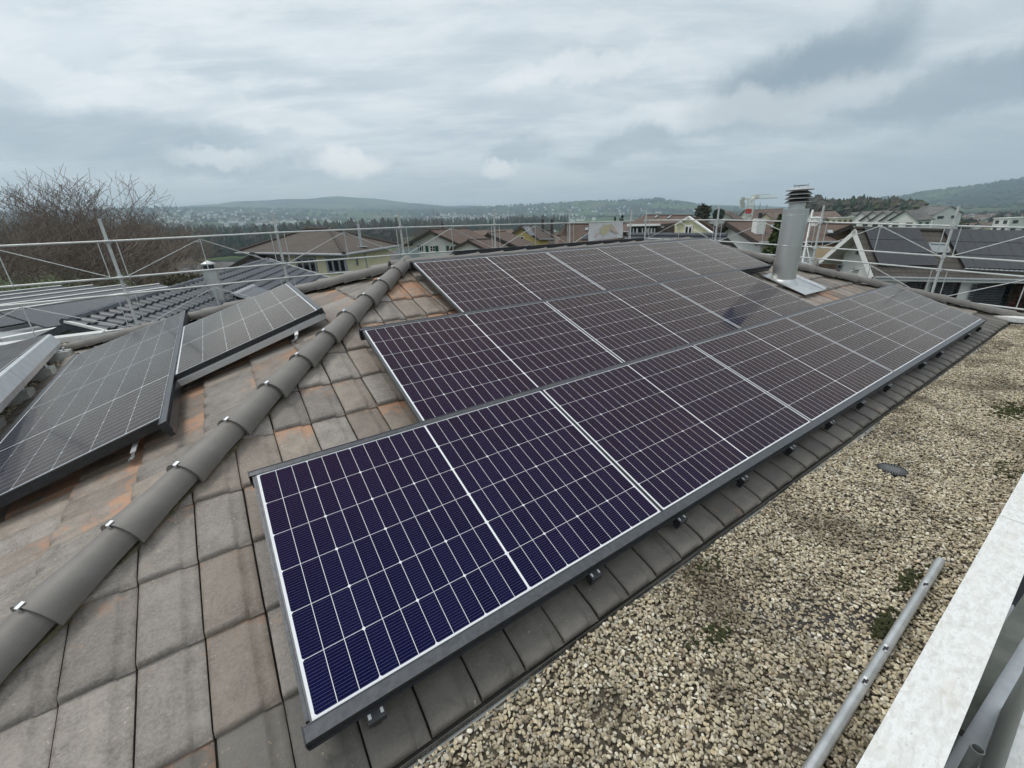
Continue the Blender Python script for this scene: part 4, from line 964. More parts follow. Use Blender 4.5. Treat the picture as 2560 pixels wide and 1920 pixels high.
cand.sort(key=lambda q: q[0])
bmR = bmesh.new()
for k, (_, W) in enumerate(cand):
    if k < 300: put('tile', PT, nroof, W)
    else:
        tm = PT.copy(); tm.transform(W); bmR.from_mesh(tm); bpy.data.meshes.remove(tm)
bmR.transform(WM[NBR].inverted()); me = bpy.data.meshes.new('more_tiles'); bmR.to_mesh(me); bmR.free(); me.materials.append(MT['slate']); put('more_tiles', me, nroof, None, kind='stuff')
for k in range(int(Ln / .42)):
    m = MB(); a = A + x_ * (k * .42) + z_ * .02; m.tube(a, a + x_ * .45 + z_ * .012, .085, 8, .10); m.build('ridge_tile', MT['slate'], NBR)
for a, b in ((A, A + dn * SW), (B, B + dn * SW)):
    m = MB(); d = unit(b - a); m.box((a + b) / 2 + nN * .04, (SW, .05, .05), (d, np.cross(nN, d), nN)); m.build('verge', MT['white'], NBR)
bp0 = onplane((467, 700), nN, nN @ A + .05)
c0 = onplane((545, 748), nN, nN @ A)
ch_ = thing('chimney_pipe', 'short round steel chimney with a capped top on the dark neighbour roof', 'chimney', tuple(c0))
dd = RWC[2] @ (c0 - CAM); hgt = (750 - 690) / FPX * dd * 1.12; rr = 15.5 / FPX * dd
m = MB(); m.lathe(c0 - UP * .3, [(rr, 0), (rr, hgt + .3), (rr * 1.12, hgt + .31), (rr * 1.12, hgt + .35), (rr * .75, hgt + .36)], 24); m.build('jacket', MT['steel'], ch_, smooth=True).data.set_sharp_from_angle(angle=.6)
m = MB(); m.lathe(c0, [(rr * .72, hgt), (rr * .72, hgt + .22)], 20); m.build('inner_pipe', MT['dark'], ch_)
m = MB(); m.lathe(c0, [(rr * 1.0, hgt + .20), (rr * 1.0, hgt + .24), (0, hgt + .34)], 20); m.build('rain_cap', MT['zinc'], ch_)
rw = thing('roof_window', 'roof window with a grey roller case in the dark neighbour roof', 'roof window', tuple(onplane((600, 730), nN, nN @ A)))
a, b = onplane((582, 742), nN, nN @ A + .1), onplane((634, 718), nN, nN @ A + .1)
m = MB(); m.tube(a, b, .11, 10); m.build('roller_case', MT['grey_sheet'], rw)
m = MB(); m.slab([a, b, b + dn * 1.3, a + dn * 1.3], nN * .05); m.build('pane', MT['glass'], rw)
# low garage with tilted modules, far left below
gA = at(30, 845, 17); GR = thing('garage', 'low flat-roofed garage with white edge and tilted grey modules, by the bare trees', 'garage', (gA[0], gA[1], -9), group='houses of the neighbourhood')
fx = unit(at(150, 826, 17.5) - gA); fx[2] = 0; fx = unit(fx); fy = np.cross(UP, fx); gz0 = gA[2]
m = MB(); m.box(gA + fx * 3.5 + fy * 5 - UP * 4.1, (8, 11, 8), (fx, fy, UP)); m.build('wall', MT['grey_sheet'], GR)
m = MB(); 
for c_, d_ in (((3.5, -.5), (8.4, .2)), ((3.5, 10.5), (8.4, .2)), ((-.6, 5), (.2, 11.2)), ((7.6, 5), (.2, 11.2))): m.box(gA + fx * c_[0] + fy * c_[1], (d_[0], d_[1], .25), (fx, fy, UP))
m.build('roof_edge', MT['white'], GR)
m = MB(); m.box(gA + fx * 3.5 + fy * -.52 - UP * 1.4, (6.5, .06, 1.6), (fx, fy, UP)); m.build('door', MT['wood'], GR)
for k in range(5):
    q = gA + fx * 4.2 + fy * (1.2 + 1.9 * k) + UP * .25; yv = unit(fy * .96 + UP * .26)
    m = MB(); m.box(q, (6.4, 1.7, .05), (fx, yv, np.cross(fx, yv))); s_m = m.build('module', MT['pvblack'], GR)
    m = MB(); m.box(q + yv * .87 + UP * .02, (6.4, .05, .07), (fx, yv, np.cross(fx, yv))); m.build('module_edge', MT['white'], GR)
# ---------------- cream house with hipped roof
Fc = at(860, 635.5, 30); Lc = at(589, 631, 38); Rc = at(998, 613, 36)
x1 = unit(((Lc - Fc)[0], (Lc - Fc)[1], 0)); x2 = unit(((Rc - Fc)[0], (Rc - Fc)[1], 0))
HC = thing('cream_house', 'cream house with a dark hipped tile roof and tall windows, between two scaffold posts', 'house', tuple(((Lc + Rc) / 2)[:2]) + (-9,), group='houses of the neighbourhood')
Kc = Lc + Rc - Fc; r1 = at(769.5, 573.5, 39); r2 = at(824.5, 574, 37.5)
for pts in ([Fc, Lc, r1, r2], [Rc, Fc, r2], [Kc, Rc, r2, r1], [Lc, Kc, r1]):
    nn = unit(np.cross(pts[1] - pts[0], pts[2] - pts[0])); nn = nn if nn[2] > 0 else -nn
    m = MB(); m.slab(pts, -nn * .12); o = m.build('roof', MT['r_dbrown'], HC)
    I = WM[o].inverted(); e0 = np.array(I @ Vector(pts[0])); ex = np.array(I.to_3x3() @ Vector(unit(pts[1] - pts[0]))); ey = np.array(I.to_3x3() @ Vector(np.cross(nn, unit(pts[1] - pts[0]))))
    slope_attr(o, lambda c: ((np.array(c) - e0) @ ex, abs((np.array(c) - e0) @ ey)))
for a, b in ((Fc, r2), (Lc, r1), (r1, r2), (Rc, r2)):
    m = MB(); m.tube(a + UP * .03, b + UP * .03, .13, 8); m.build('hip_cap', MT['r_dbrown'], HC)
for a, b in ((Fc, Lc), (Fc, Rc)):
    m = MB(); m.tube(a - UP * .05, b - UP * .05, .09, 8); m.build('gutter', MT['grey_sheet'], HC)
cx = (Lc + Rc) / 2; inn = lambda p, k=.86: cx + (p - cx) * k
m = MB(); cs = [inn(p) for p in (Fc, Lc, Kc, Rc)]; zb = UP * -9
for a, b in zip(cs, cs[1:] + cs[:1]): m.poly([a - UP * .12, b - UP * .12, b + zb, a + zb])
m.build('wall', MT['cream'], HC)
fn = unit(np.cross(UP, cs[1] - cs[0])); P0 = cs[0]
def z8(X, Y): return (580 + X * .14467, 520 + Y * .14467)
for xa, xb in ((650, 980), (1120, 1470), (1640, 1985)):
    winpx(HC['__x'] if False else HC, P0, fn, *z8(xa, 845), *z8(xb, 1130), mull=2, frame='grey_sheet', depth=.1, fw=.16)
rn = unit(np.cross(UP, cs[3] - cs[0])); winpx(HC, P0, rn, *z8(2140, 850), *z8(2175, 1000), mull=0, frame='grey_sheet')
q = onplane((904, 618), unit(np.cross(Rc - Fc, r2 - Fc)), unit(np.cross(Rc - Fc, r2 - Fc)) @ Fc)
m = MB(); m.tube(q, q + UP * 1.55, .10, 12); m.build('flue', MT['zinc'], HC); m = MB(); m.box(q + UP * .03, (.7, .5, .05)); m.build('flue_flashing', MT['zinc'], HC)
m = MB(); dq = onplane((914, 645), rn, rn @ P0); m.tube(dq + UP * .5, dq - UP * 5, .06, 8); m.build('downpipe', MT['grey_sheet'], HC)
# dark grey small roof between neighbour and cream house
A = at(628, 634, 33); B = at(640, 630, 42)
H = gable_house('shed', 'small dark grey gabled roof tucked beside the cream house', A, B, (3.2, 1.6), (1.4, 1.0), -9, .3, 'grey_sheet', 'slate', 'dtrim', group='houses of the neighbourhood')
# ---------------- white chalet with green shutters
A = at(1074, 575, 50); B = at(1167, 571, 57); x_, y_, z_ = frame3(A, B)
H = gable_house('white_chalet', 'white chalet with green window shutters and a brown gabled roof', A, B, (eave_at(A, x_, (1010, 611))), (eave_at(A, x_, (1159, 614))), -8, .7, 'pale', 'r_brown', 'dtrim', soff='dtrim')
g0 = H['P'](.7, 0, 0); gn = -x_
for xa, xb in ((1075, 1089), (1126, 1142)):
    winpx(H['t'], g0, gn, xa, 614, xb, 629, mull=1, trans=1)
def z7(X, Y): return (840 + X * .14467, 480 + Y * .14467)
for xa, xb in ((1548, 1605), (1715, 1778), (1905, 1962), (2085, 2140)):
    n2 = unit(gn); a, b = onplane(z7(xa, 930), n2, n2 @ g0), onplane(z7(xb, 1040), n2, n2 @ g0); xx = unit(np.cross(UP, n2)); n3 = n2 if n2 @ (CAM - g0) > 0 else -n2
    m = MB(); m.box((a + b) / 2 + n3 * .05, (abs((b - a) @ xx), .05, abs(a[2] - b[2])), (xx, n3, UP)); m.build('shutter', MT['green'], H['t'])
winpx(H['t'], g0, gn, *z7(1405, 905), *z7(1515, 1030), mull=2, frame='white')
a, b = onplane(z7(1190, 1040), unit(gn), unit(gn) @ g0 - 0), onplane(z7(1550, 1080), unit(gn), unit(gn) @ g0)
n3 = unit(-x_); m = MB(); m.box((a + b) / 2 + n3 * 1.2, (abs((b - a) @ y_), .05, 1.1), (y_, n3, UP)); m.build('balcony_front', bpy.data.materials['balcony_glass'], H['t'])
q = at(1106, 566, 54); m = MB(); m.tube(q - UP * .6, q + UP * .3, .16, 8); m.tube(q + UP * .3, q + UP * .8, .07, 6, .03); m.build('chimney', MT['dtrim'], H['t'])
# its lean-to at the right, and the white annexe
A = at(1196, 592, 47); B = at(1213, 596, 52)
H = gable_house('annexe', 'low white annexe with a dark flat porch roof beside the white chalet', at(1170, 600, 46), at(1230, 597, 52), (2.2, .8), (2.6, 1.2), -8, .4, 'pale', 'r_brown', 'dtrim', group='houses of the neighbourhood')
# ---------------- brown roof house behind
A = at(1219, 583, 60); B = at(1263, 577, 70); x_, y_, z_ = frame3(A, B)
H = gable_house('brown_house', 'dark timber house with a plain brown roof, left of the yellow house', A, B, (3.0, 1.5), eave_at(A, x_, (1300, 618)), -8, .7, 'wood', 'r_brown', 'dtrim', soff='dtrim')
# ---------------- yellow house with modules
A = at(1300, 566, 74); B = at(1338, 567, 76); x_, y_, z_ = frame3(A, B)
H = gable_house('yellow_house', 'yellow house with blue-grey solar panels on its brown roof', A, B, (5, 2.0), (5.0, 2.0), -8, .7, 'yellow', 'r_dbrown', 'dtrim')
def z6(X, Y): return (1080 + X * .14467, 480 + Y * .14467)
pvfield(H, H['nr_roof'], (z6(1560, 610), z6(1680, 605), z6(1780, 765), z6(1690, 770)), 2, 3)
winpx(H['t'], H['wr_pt'], -y_, *z6(1520, 770), *z6(1585, 840), mull=0); winpx(H['t'], H['wr_pt'], -y_, *z6(1465, 765), *z6(1492, 815), mull=0, frame='dtrim')
for X in (1915, 2070):
    q = at(*z6(X, 640), 80); m = MB(); m.tube(q - UP * 2, q + UP * 1.6, .22, 6); m.build('flue', MT['dtrim'], H['t'])
A = at(1363, 576, 84); B = at(1388, 577, 84); x_, y_, z_ = frame3(A, B)
H = gable_house('brown_house', 'brown roof with one small skylight, between the yellow house and the tall hip', A, B, (5, 2.0), (6, 3.4), -8, .5, 'wood', 'r_dbrown', 'dtrim', group='houses of the neighbourhood')
on_roof_rect(H, H['nr_roof'], (1383, 576), (1387, 581), (1387, 576), (1391, 581), 'skylight', 'skyglass')
# ---------------- tall brown roof behind the banner
A = at(1414, 561, 62); B = at(1577, 559, 60); x_, y_, z_ = frame3(A, B)
H = gable_house('brown_house', 'big brown tiled roof with two skylights, half hidden by the banner', A, B, (5, 3.2), (5.2, 4.2), -8, .5, 'wood', 'r_brown', 'dtrim')
def z5(X, Y): return (1320 + X * .14467, 480 + Y * .14467)
on_roof_rect(H, H['nr_roof'], z5(995, 628), z5(985, 672), z5(1045, 628), z5(1040, 672), 'skylight', 'skyglass', .06, .08)
on_roof_rect(H, H['nr_roof'], z5(945, 745), z5(925, 835), z5(1050, 740), z5(1045, 830), 'module', 'pvblack', .06, .08)
q = [onplane(p, H['nr_roof'], H['nr_roof'] @ A) for p in (z5(650, 560), z5(500, 740), z5(700, 760))]
m = MB(); m.slab([A, A + (B - A) * .05, q[2], q[1]], (0, 0, -.2)); m.build('roof_flare', MT['r_brown'], H['t'])
# ---------------- large block with mansard and cream gable
A = at(1613.5, 538, 58); B = at(1729, 539.5, 52); x_, y_, z_ = frame3(A, B)
H = gable_house('apartment_block', 'apartment block with brown mansard roof, dark glazed loggia and four roof pipes', A, B, (5, 1.6), (5.0, 1.55), -8, .5, 'wood', 'r_brown', 'dtrim', cat='apartment block')
wz = H['P'](0, -5.0, -1.55)
def z4(X, Y): return (1560 + X * .14467, 480 + Y * .14467)
for xa in (545, 625, 918, 1018):
    q = at(*z4(xa, 405), 57); m = MB(); m.tube(q - UP * .6, q + UP * .05, .09, 8); m.lathe(q + UP * .0, [(.13, 0), (.13, .14), (0, .2)], 8); m.build('roof_pipe', MT['grey_sheet'], H['t'])
on_roof_rect(H, H['nr_roof'], z4(570, 418), z4(520, 455), z4(598, 418), z4(552, 455), 'skylight', 'skyglass'); on_roof_rect(H, H['nr_roof'], z4(800, 420), z4(745, 465), z4(825, 420), z4(775, 465), 'skylight', 'skyglass')
n2 = -y_ * 1.0; pl0 = wz + y_ * .0
def quad_px(par, name, mt, pts, n, P0, off=0.0, th=.1):
    n = unit(n); n = n if n @ (CAM - P0) > 0 else -n; c = [onplane(p, n, n @ P0 + off) for p in pts]; m = MB(); m.slab(c, n * th); return m.build(name, MT[mt], par)
quad_px(H['t'], 'loggia_roof', 'white', (z4(90, 555), z4(630, 548), z4(632, 582), z4(95, 592)), -y_, wz, .8, .3)
quad_px(H['t'], 'loggia', 'glass', (z4(92, 590), z4(600, 580), z4(600, 735), z4(92, 740)), -y_, wz, .3, .1)
quad_px(H['t'], 'mansard', 'r_dbrown', (z4(600, 560), z4(925, 530), z4(925, 735), z4(595, 735)), -y_, wz, .5, .1)
for X in (165, 222, 320, 400, 425, 470, 530):
    quad_px(H['t'], 'loggia_post', 'white', (z4(X, 630), z4(X + (20 if X in (222, 470) else 8), 630), z4(X + (18 if X in (222, 470) else 8), 735), z4(X - 2, 735)), -y_, wz, .55, .08)
quad_px(H['t'], 'skylight', 'skyglass', (z4(652, 585), z4(700, 585), z4(700, 622), z4(652, 622)), -y_, wz, .75, .08)
quad_px(H['t'], 'gable_wall', 'cream', (z4(920, 560), z4(1140, 432), z4(1570, 730), z4(920, 735)), -y_, wz, 1.0, .3)
quad_px(H['t'], 'gable_verge', 'white', (z4(1140, 415), z4(1145, 445), z4(1580, 742), z4(1600, 735)), -y_, wz, 1.35, .2); quad_px(H['t'], 'gable_verge', 'white', (z4(1140, 415), z4(1142, 447), z4(918, 572), z4(900, 555)), -y_, wz, 1.35, .2)
nW = -y_ if (-y_) @ (CAM - wz) > 0 else y_
winpx(H['t'], wz + nW * 1.32, nW, *z4(1050, 572), *z4(1190, 730), mull=1, frame='white', depth=.08, fw=.13)
quad_px(H['t'], 'gable_roof', 'r_brown', (z4(1140, 420), z4(1300, 435), z4(1740, 745), z4(1590, 738)), -y_, wz, .2, .2)
# ---------------- brown roofed houses right of it
A = at(1814.7, 553.7, 36); B = at(1992, 553, 39); x_, y_, z_ = frame3(A, B)
n_ = -y_
m_ = (A + B) / 2; W_ = 4.2; XX = onplane((1875, 605), n_, n_ @ A + W_)
H = gable_house('brown_house', 'long brown tiled roof with a white box chimney, left of the metal chimney', A, B, (4.2, 2.2), (4.2, A[2] - XX[2]), -8, .6, 'pale', 'r_brown', 'dtrim', soff='dtrim')
cq = onplane((1894, 582), H['nr_roof'], H['nr_roof'] @ A)
m = MB(); m.box(cq + UP * .25, (.6, .55, 1.3), (x_, y_, UP)); m.build('chimney', MT['white'], H['t']); m = MB(); m.tube(cq + UP * .9, cq + UP * 1.25, .12, 8); m.build('chimney_pot', MT['dark'], H['t'])
on_roof_rect(H, H['nr_roof'], (1926, 566), (1927, 573), (1934, 566), (1936, 573), 'skylight', 'skyglass', .05, .08)
q = onplane((1900, 612), n_, n_ @ A + W_ - .6)
A = at(2022, 558, 40); B = at(2127, 561.5, 38); x_, y_, z_ = frame3(A, B); n_ = -y_; XX = onplane((2060, 615), n_, n_ @ A + 4.6)
H = gable_house('brown_house', 'brown tiled roof with one white skylight, just right of the metal chimney', A, B, (4, 2), (4.6, A[2] - XX[2]), -8, .5, 'wood', 'r_brown', 'dtrim', soff='dtrim')
on_roof_rect(H, H['nr_roof'], z2(470, 552), z2(480, 600), z2(552, 552), z2(575, 598), 'skylight', 'skyglass', .06, .08)
cq = onplane(z2(270, 430), H['nr_roof'], H['nr_roof'] @ A); m = MB(); m.box(cq + UP * .1, (.5, .5, .9), (x_, y_, UP)); m.build('chimney', MT['white'], H['t'])
m = MB(); m.box(onplane(z2(410, 930), n_, n_ @ A + 4.15), (1.1, .1, .9), (x_, y_, UP)); m.build('door', noisy('beige_door', (.46, .35, .22), (.52, .40, .27), 3, .7), H['t'])
# blue-grey roof strip right behind the ridge
A = at(1570, 587.5, 22); B = at(1815, 589, 20); x_, y_, z_ = frame3(A, B)
H = gable_house('low_house', 'low house whose dark blue-grey tiled roof edge shows just over the ridge', A, B, (5, 1.8), (5, 2.2), -8, .5, 'grey_sheet', 'slate', 'dtrim')
# small cream gable in the middle distance
A = at(1792, 566, 75); B = at(1800, 560, 88); x_, y_, z_ = frame3(A, B)
H = gable_house('cream_house', 'small cream gable behind the apartment block, under a grey roof', A, B, (4.5, 1.8), (4.5, 1.8), -8, .6, 'cream', 'r_dbrown', 'dtrim')
# ---------------- yellow house among the bare trees
A = at(381, 683, 62); B = at(350, 668, 76); x_, y_, z_ = frame3(A, B)
H = gable_house('yellow_house', 'yellow house with a brown roof among the bare trees on the left', A, B, eave_at(A, x_, (340, 708)), (4.6, 2.1), -12, .6, 'yellow', 'r_dbrown', 'dtrim')
winpx(H['t'], H['P'](.6, 0, 0), -x_, 386, 702, 405, 717, mull=1, trans=1, frame='white')
# ---------------- crane
cr = at(1871, 545, 190); CRN = thing('tower_crane', 'white construction crane with a red sign on its mast, left of the metal chimney', 'crane', (cr[0], cr[1], -6))
vx = unit(RWC[0] * V3(1, 1, 0)); vy = np.cross(UP, vx); s = 190 / 1080.
top = at(1878, 497, 190)
m = MB(); zb, zt_ = -6.0, top[2] + .8
for a in (-1, 1):
    for b in (-1, 1): m.box(V3(cr[0], cr[1], 0) * 1 + vx * a * .8 + vy * b * .8 + UP * (zb + zt_) / 2, (.26, .26, zt_ - zb), (vx, vy, UP))
k = 0; z = zb
while z < zt_ - 1.5:
    for a, b, c_, d_ in ((-1, -1, 1, -1), (1, 1, -1, 1), (-1, 1, -1, -1), (1, -1, 1, 1)):
        p = V3(cr[0], cr[1], z) + vx * a * .8 + vy * b * .8; q = V3(cr[0], cr[1], z + 1.6) + vx * c_ * .8 + vy * d_ * .8
        m.tube(p, q, .10, 4)
    z += 1.6
m.build('mast', MT['white'], CRN)
m = MB(); m.box(top + UP * 0 + vx * 4.6, (9.5, 1.2, .35), (vx, vy, UP)); m.box(top + UP * 1.3 + vx * 3.2, (6.5, .25, .25), (vx, vy, UP))
for i in range(8): m.tube(top + vx * (i * 1.1) + UP * .1, top + vx * (i * 1.1 + .55) + UP * 1.25, .07, 4); m.tube(top + vx * (i * 1.1 + .55) + UP * 1.25, top + vx * (i * 1.1 + 1.1) + UP * .1, .07, 4)
m.build('jib', MT['white'], CRN)
m = MB(); m.box(top - vx * 2.3, (3.4, 1.0, .5), (vx, vy, UP)); m.box(top + vx * 1.6 + UP * .6, (2.0, 1.2, 1.5), (vx, vy, UP)); m.build('slewing_unit', MT['white'], CRN)
m = MB(); m.box(top - vx * 3.2 - UP * .4, (1.2, 1.2, 2.0), (vx, vy, UP)); m.box(top - vx * 2.9 - UP * 2.2, (1.5, 1.0, 1.8), (vx, vy, UP)); m.build('counterweight', MT['concrete'], CRN)
m = MB(); m.box(at(1871, 528, 188), (2.0, .2, 1.6), (vx, vy, UP)); m.build('sign', noisy('red_sign', (.50, .03, .03), (.55, .05, .05), 2, .6), CRN)
# ================================================================== TERRAIN
TX = np.array([-300, 0, 400, 640, 850, 1100, 1300, 1500, 1650, 1800, 2000, 2250, 2400, 2560, 2900.])
TD = np.array([150, 300, 500, 900, 1500, 2100, 2700, 3050, 3600, 4600, 6000.])
TY = np.array([
    [760, 735, 705, 690, 670, 655, 645, 632, 622, 612, 606, 612, 620, 622, 622],
    [690, 680, 668, 655, 635, 618, 606, 598, 592, 590, 582, 580, 577, 575, 575],
    [655, 650, 645, 632, 612, 600, 590, 584, 578, 572, 566, 565, 561, 557, 555],
    [612, 605, 598, 592, 586, 578, 572, 566, 561, 556, 550, 549, 543, 537, 533],
    [585, 578, 566, 562, 562, 556, 551, 549, 547, 545, 541, 538, 531, 524, 518],
    [562, 556, 548, 543, 546, 543, 539, 537, 537, 535, 530, 524, 516, 507, 500],
    [546, 540, 527, 528, 529, 528, 520, 506, 502, 522, 526, 505, 484, 468, 448],
    [540, 535, 519, 521, 526, 525, 512, 503, 497, 520, 525, 489, 469, 446, 425],
    [548, 545, 530, 530, 520, 518, 520, 520, 518, 524, 530, 510, 495, 475, 455],
    [536, 530, 519, 502, 490.5, 513, 518, 520, 517, 513.5, 516, 524, 530, 530, 530],
    [556, 550, 540, 530, 520, 535, 535, 535, 535, 535, 535, 540, 545, 545, 545]])
def ty(X, D):
    rows = np.array([np.interp(X, TX, r) for r in TY]); return np.interp(math.log(D), np.log(TD), rows)
GN_ = -9.5
def tpoint(X, D):
    if D >= 150: return at(X, ty(X, D), D)
    e = at(X, ty(X, 150), 150); r = unit((e - CAM)[:2]); s = max(0.0, (D - 30) / 120)
    return V3(CAM[0] + r[0] * D, CAM[1] + r[1] * D, GN_ + (e[2] - GN_) * s)
RD = [.5, 8, 16, 24, 32, 45, 60, 80, 100, 125, 150, 185, 225, 260, 300, 350, 420, 500, 600, 740, 900, 1100, 1300, 1500, 1650, 1800, 1950, 2100, 2250, 2400, 2550, 2700, 2800, 2900, 2980, 3050, 3150, 3300, 3450, 3600, 3850, 4100, 4300, 4500, 4600, 4750, 5100, 6000]
XS = np.linspace(-300, 2900, 221)
cols = []
hr = random.Random(4)
bump = np.array([hr.gauss(0, 1) for _ in XS]); bump = np.convolve(bump, [.25, .5, .25], 'same')
for j, X in enumerate(XS):
    c = []
    for D in RD:
        p = tpoint(X, D)
        if D >= 2000: p[2] += (1.6 * math.sin(X * .021 + D * .003) + 1.2 * math.sin(X * .053 + D * .0017) + .9 * bump[(j * 7 + int(D)) % len(XS)]) * D / 1060 * (1.0 if D < 3800 else .5)
        c.append(p)
    cols.append(c)
a0 = math.atan2(*(cols[0][20][:2] - CAM[:2])); a1 = math.atan2(*(cols[-1][20][:2] - CAM[:2]))
back = []
nb = 60; span = 2 * math.pi - (a1 - a0)
for k in range(1, nb):
    az = a1 + span * k / nb; s = k / nb
    back.append([V3(CAM[0] + math.sin(az) * D, CAM[1] + math.cos(az) * D, cols[-1][i][2] * (1 - s) + cols[0][i][2] * s) for i, D in enumerate(RD)])
allc = cols + back; n = len(RD); m = MB()
for c in allc: m.v += [tuple(p) for p in c]
nc = len(allc)
for j in range(nc):
    k = (j + 1) % nc
    for i in range(n - 1): m.f.append((j * n + i, k * n + i, k * n + i + 1, j * n + i + 1)); m.m.append(0)
m.f.append(tuple(j * n for j in range(nc))); m.m.append(0)
def land_mat():
    mt, nt, b = new_mat('land', (.06, .09, .03), .95, 0, .1)
    g = nd(nt, 'ShaderNodeNewGeometry').outputs['Position']
    p = MAPV(nt, g, (1, 1, .0))
    f1 = NOISE(nt, p, .0042, 6, .58, .3); f2 = NOISE(nt, p, .0013, 5, .55, .2); f3 = NOISE(nt, p, .03, 4, .6)
    vor = nd(nt, 'ShaderNodeTexVoronoi', {'Vector': p, 'Scale': .006}).outputs['Color']
    fs_ = nd(nt, 'ShaderNodeSeparateXYZ', {0: vor}).outputs[0]
    field = RAMP(nt, fs_, [(0, (.055, .105, .028)), (.4, (.075, .125, .035)), (.7, (.10, .135, .055)), (1, (.16, .13, .085))])
    c = MIX(nt, M_(nt, 'MULTIPLY', f3, .5), field, (.05, .06, .03))
    wd = M_(nt, 'MULTIPLY', M_(nt, 'SUBTRACT', M_(nt, 'ADD', M_(nt, 'MULTIPLY', f1, .5), M_(nt, 'MULTIPLY', f2, .5)), .475), 26, clamp=True)
    wood = MIX(nt, f3, (.014, .022, .016), (.035, .040, .028))
    dcam = nd(nt, 'ShaderNodeVectorMath', {0: g}, operation='LENGTH').outputs['Value']; nr_ = nd(nt, 'ShaderNodeMapRange', {'Value': dcam, 'From Min': 40.0, 'From Max': 120.0}).outputs[0]
    c = MIX(nt, wd, c, wood); c = MIX(nt, nr_, MIX(nt, f3, (.11, .10, .075), (.06, .075, .03)), c); nt.links.new(c, b.inputs['Base Color']); return mt
MT['land'] = land_mat()
tg = m.build('terrain', MT['land'], None, org=(0, 0, 0), smooth=True, kind='structure', label='valley floor, fields and wooded hills reaching to the horizon')
# ================================================================== VEGETATION
MT['bark'] = noisy('bark', (.060, .047, .036), (.10, .082, .065), 6, .95)
MT['twig'] = noisy('bare_twigs', (.14, .108, .088), (.21, .17, .14), 3, .95)
MT['twig_olive'] = noisy('brush_twigs', (.085, .072, .042), (.16, .135, .08), 1.2, .95)
def tubes(segs, n=3):
    """segs: array of (a, b, ra, rb) -> vertices, faces"""
    S = np.array([(*a, *b, ra, rb) for a, b, ra, rb in segs]); a, b = S[:, :3], S[:, 3:6]; d = b - a; d /= np.linalg.norm(d, axis=1)[:, None] + 1e-9
    h = np.where(np.abs(d[:, 2:3]) < .9, np.array([[0, 0, 1.]]), np.array([[1., 0, 0]])); x = np.cross(d, h); x /= np.linalg.norm(x, axis=1)[:, None]; y = np.cross(d, x)
    vs_ = []
    for e, r in ((a, S[:, 6]), (b, S[:, 7])):
        for i in range(n): t = 2 * math.pi * i / n; vs_.append(e + (x * math.cos(t) + y * math.sin(t)) * r[:, None])
    Vv = np.stack(vs_, 1).reshape(-1, 3); k = np.arange(len(S))[:, None] * 2 * n
    F = np.concatenate([np.concatenate([k + i, k + (i + 1) % n, k + n + (i + 1) % n, k + n + i], 1)[:, None] for i in range(n)], 1).reshape(-1, 4)
    return Vv, F
def mesh_np(name, Vv, F, mats, mi=None, smooth=False):
    me = bpy.data.meshes.new(name); me.from_pydata(Vv.tolist(), [], F.tolist())
    for q in (mats if isinstance(mats, (list, tuple)) else [mats]): me.materials.append(q)
    if mi is not None: me.polygons.foreach_set('material_index', list(map(int, mi)))
    if smooth: me.polygons.foreach_set('use_smooth', [True] * len(me.polygons))
    return me
def bare_tree(seed, levels=6, spread=.62, upright=.35, nside=3, first=.32):
    """unit-height leafless tree: (trunk segments, branch segments)"""
    r = random.Random(seed); T, Bn = [], []
    def grow(p, d, L, ra, lv):
        steps = 3 if lv < 3 else 2; q = np.array(p)
        for s in range(steps):
            d2 = unit(d + np.array([r.gauss(0, .12), r.gauss(0, .12), r.gauss(0, .08) + .06])); e = q + d2 * L / steps; rb = ra * (.80 if lv < 3 else .72)
            (T if lv == 0 else Bn).append((q, e, max(ra, .0006), max(rb, .0005))); q, d, ra = e, d2, rb
            if lv >= 1 and lv < levels and s < steps - 1 and r.random() < .75:
                side = unit(d + np.array([r.uniform(-1, 1), r.uniform(-1, 1), r.uniform(-.3, .7)]) * spread * 1.3); grow(q, side, L * r.uniform(.5, .8), ra * .5, lv + 1)
        if lv < levels:
            k = 3 if lv < 2 else 2 + (r.random() < .45)
            for i in range(k):
                a = 2 * math.pi * (i + r.random() * .7) / k; side = np.array([math.cos(a), math.sin(a), 0.0])
                grow(q, unit(d * (1 - spread * .6) + side * spread * r.uniform(.5, 1.1) + np.array([0, 0, upright * r.random()])), L * r.uniform(.62, .86), ra * r.uniform(.62, .8), lv + 1)
    grow((0, 0, 0), (0, 0, 1.), first, .0125, 0)
    zmax = max(s[1][2] for s in Bn); sc_ = 1 / zmax
    f = lambda L: [(a * sc_, b * sc_, ra * sc_ * .9, rb * sc_ * .9) for a, b, ra, rb in L]
    return f(T), f(Bn)
TREES = []
for sd in (11, 23, 37, 58):
    T, Bn = bare_tree(sd, 6, .78 if sd != 23 else .62, .16, first=.24)
    TREES.append((mesh_np('trunk', *tubes(T, 7), MT['bark'], smooth=True), mesh_np('crown', *tubes(Bn, 3), MT['twig'])))
def plant(name, label, cat, group, base, H, var, rot, wide=1.0):
    W = Matrix.Translation(Vector(base)) @ Matrix.Rotation(rot, 4, 'Z') @ Matrix.Diagonal((H * wide, H * wide, H, 1))
    t = thing(name, label, cat, W=W, group=group); put('trunk', TREES[var][0], t); put('crown', TREES[var][1], t); return t
tl = [(15, 430, 36), (72, 438, 42), (142, 404, 38), (236, 444, 41), (188, 500, 50), (292, 486, 46), (108, 490, 52), (-70, 420, 38), (318, 530, 56), (45, 530, 60), (262, 545, 66), (405, 548, 78), (452, 556, 84), (372, 585, 72), (-20, 480, 48), (160, 520, 70), (345, 560, 90)]
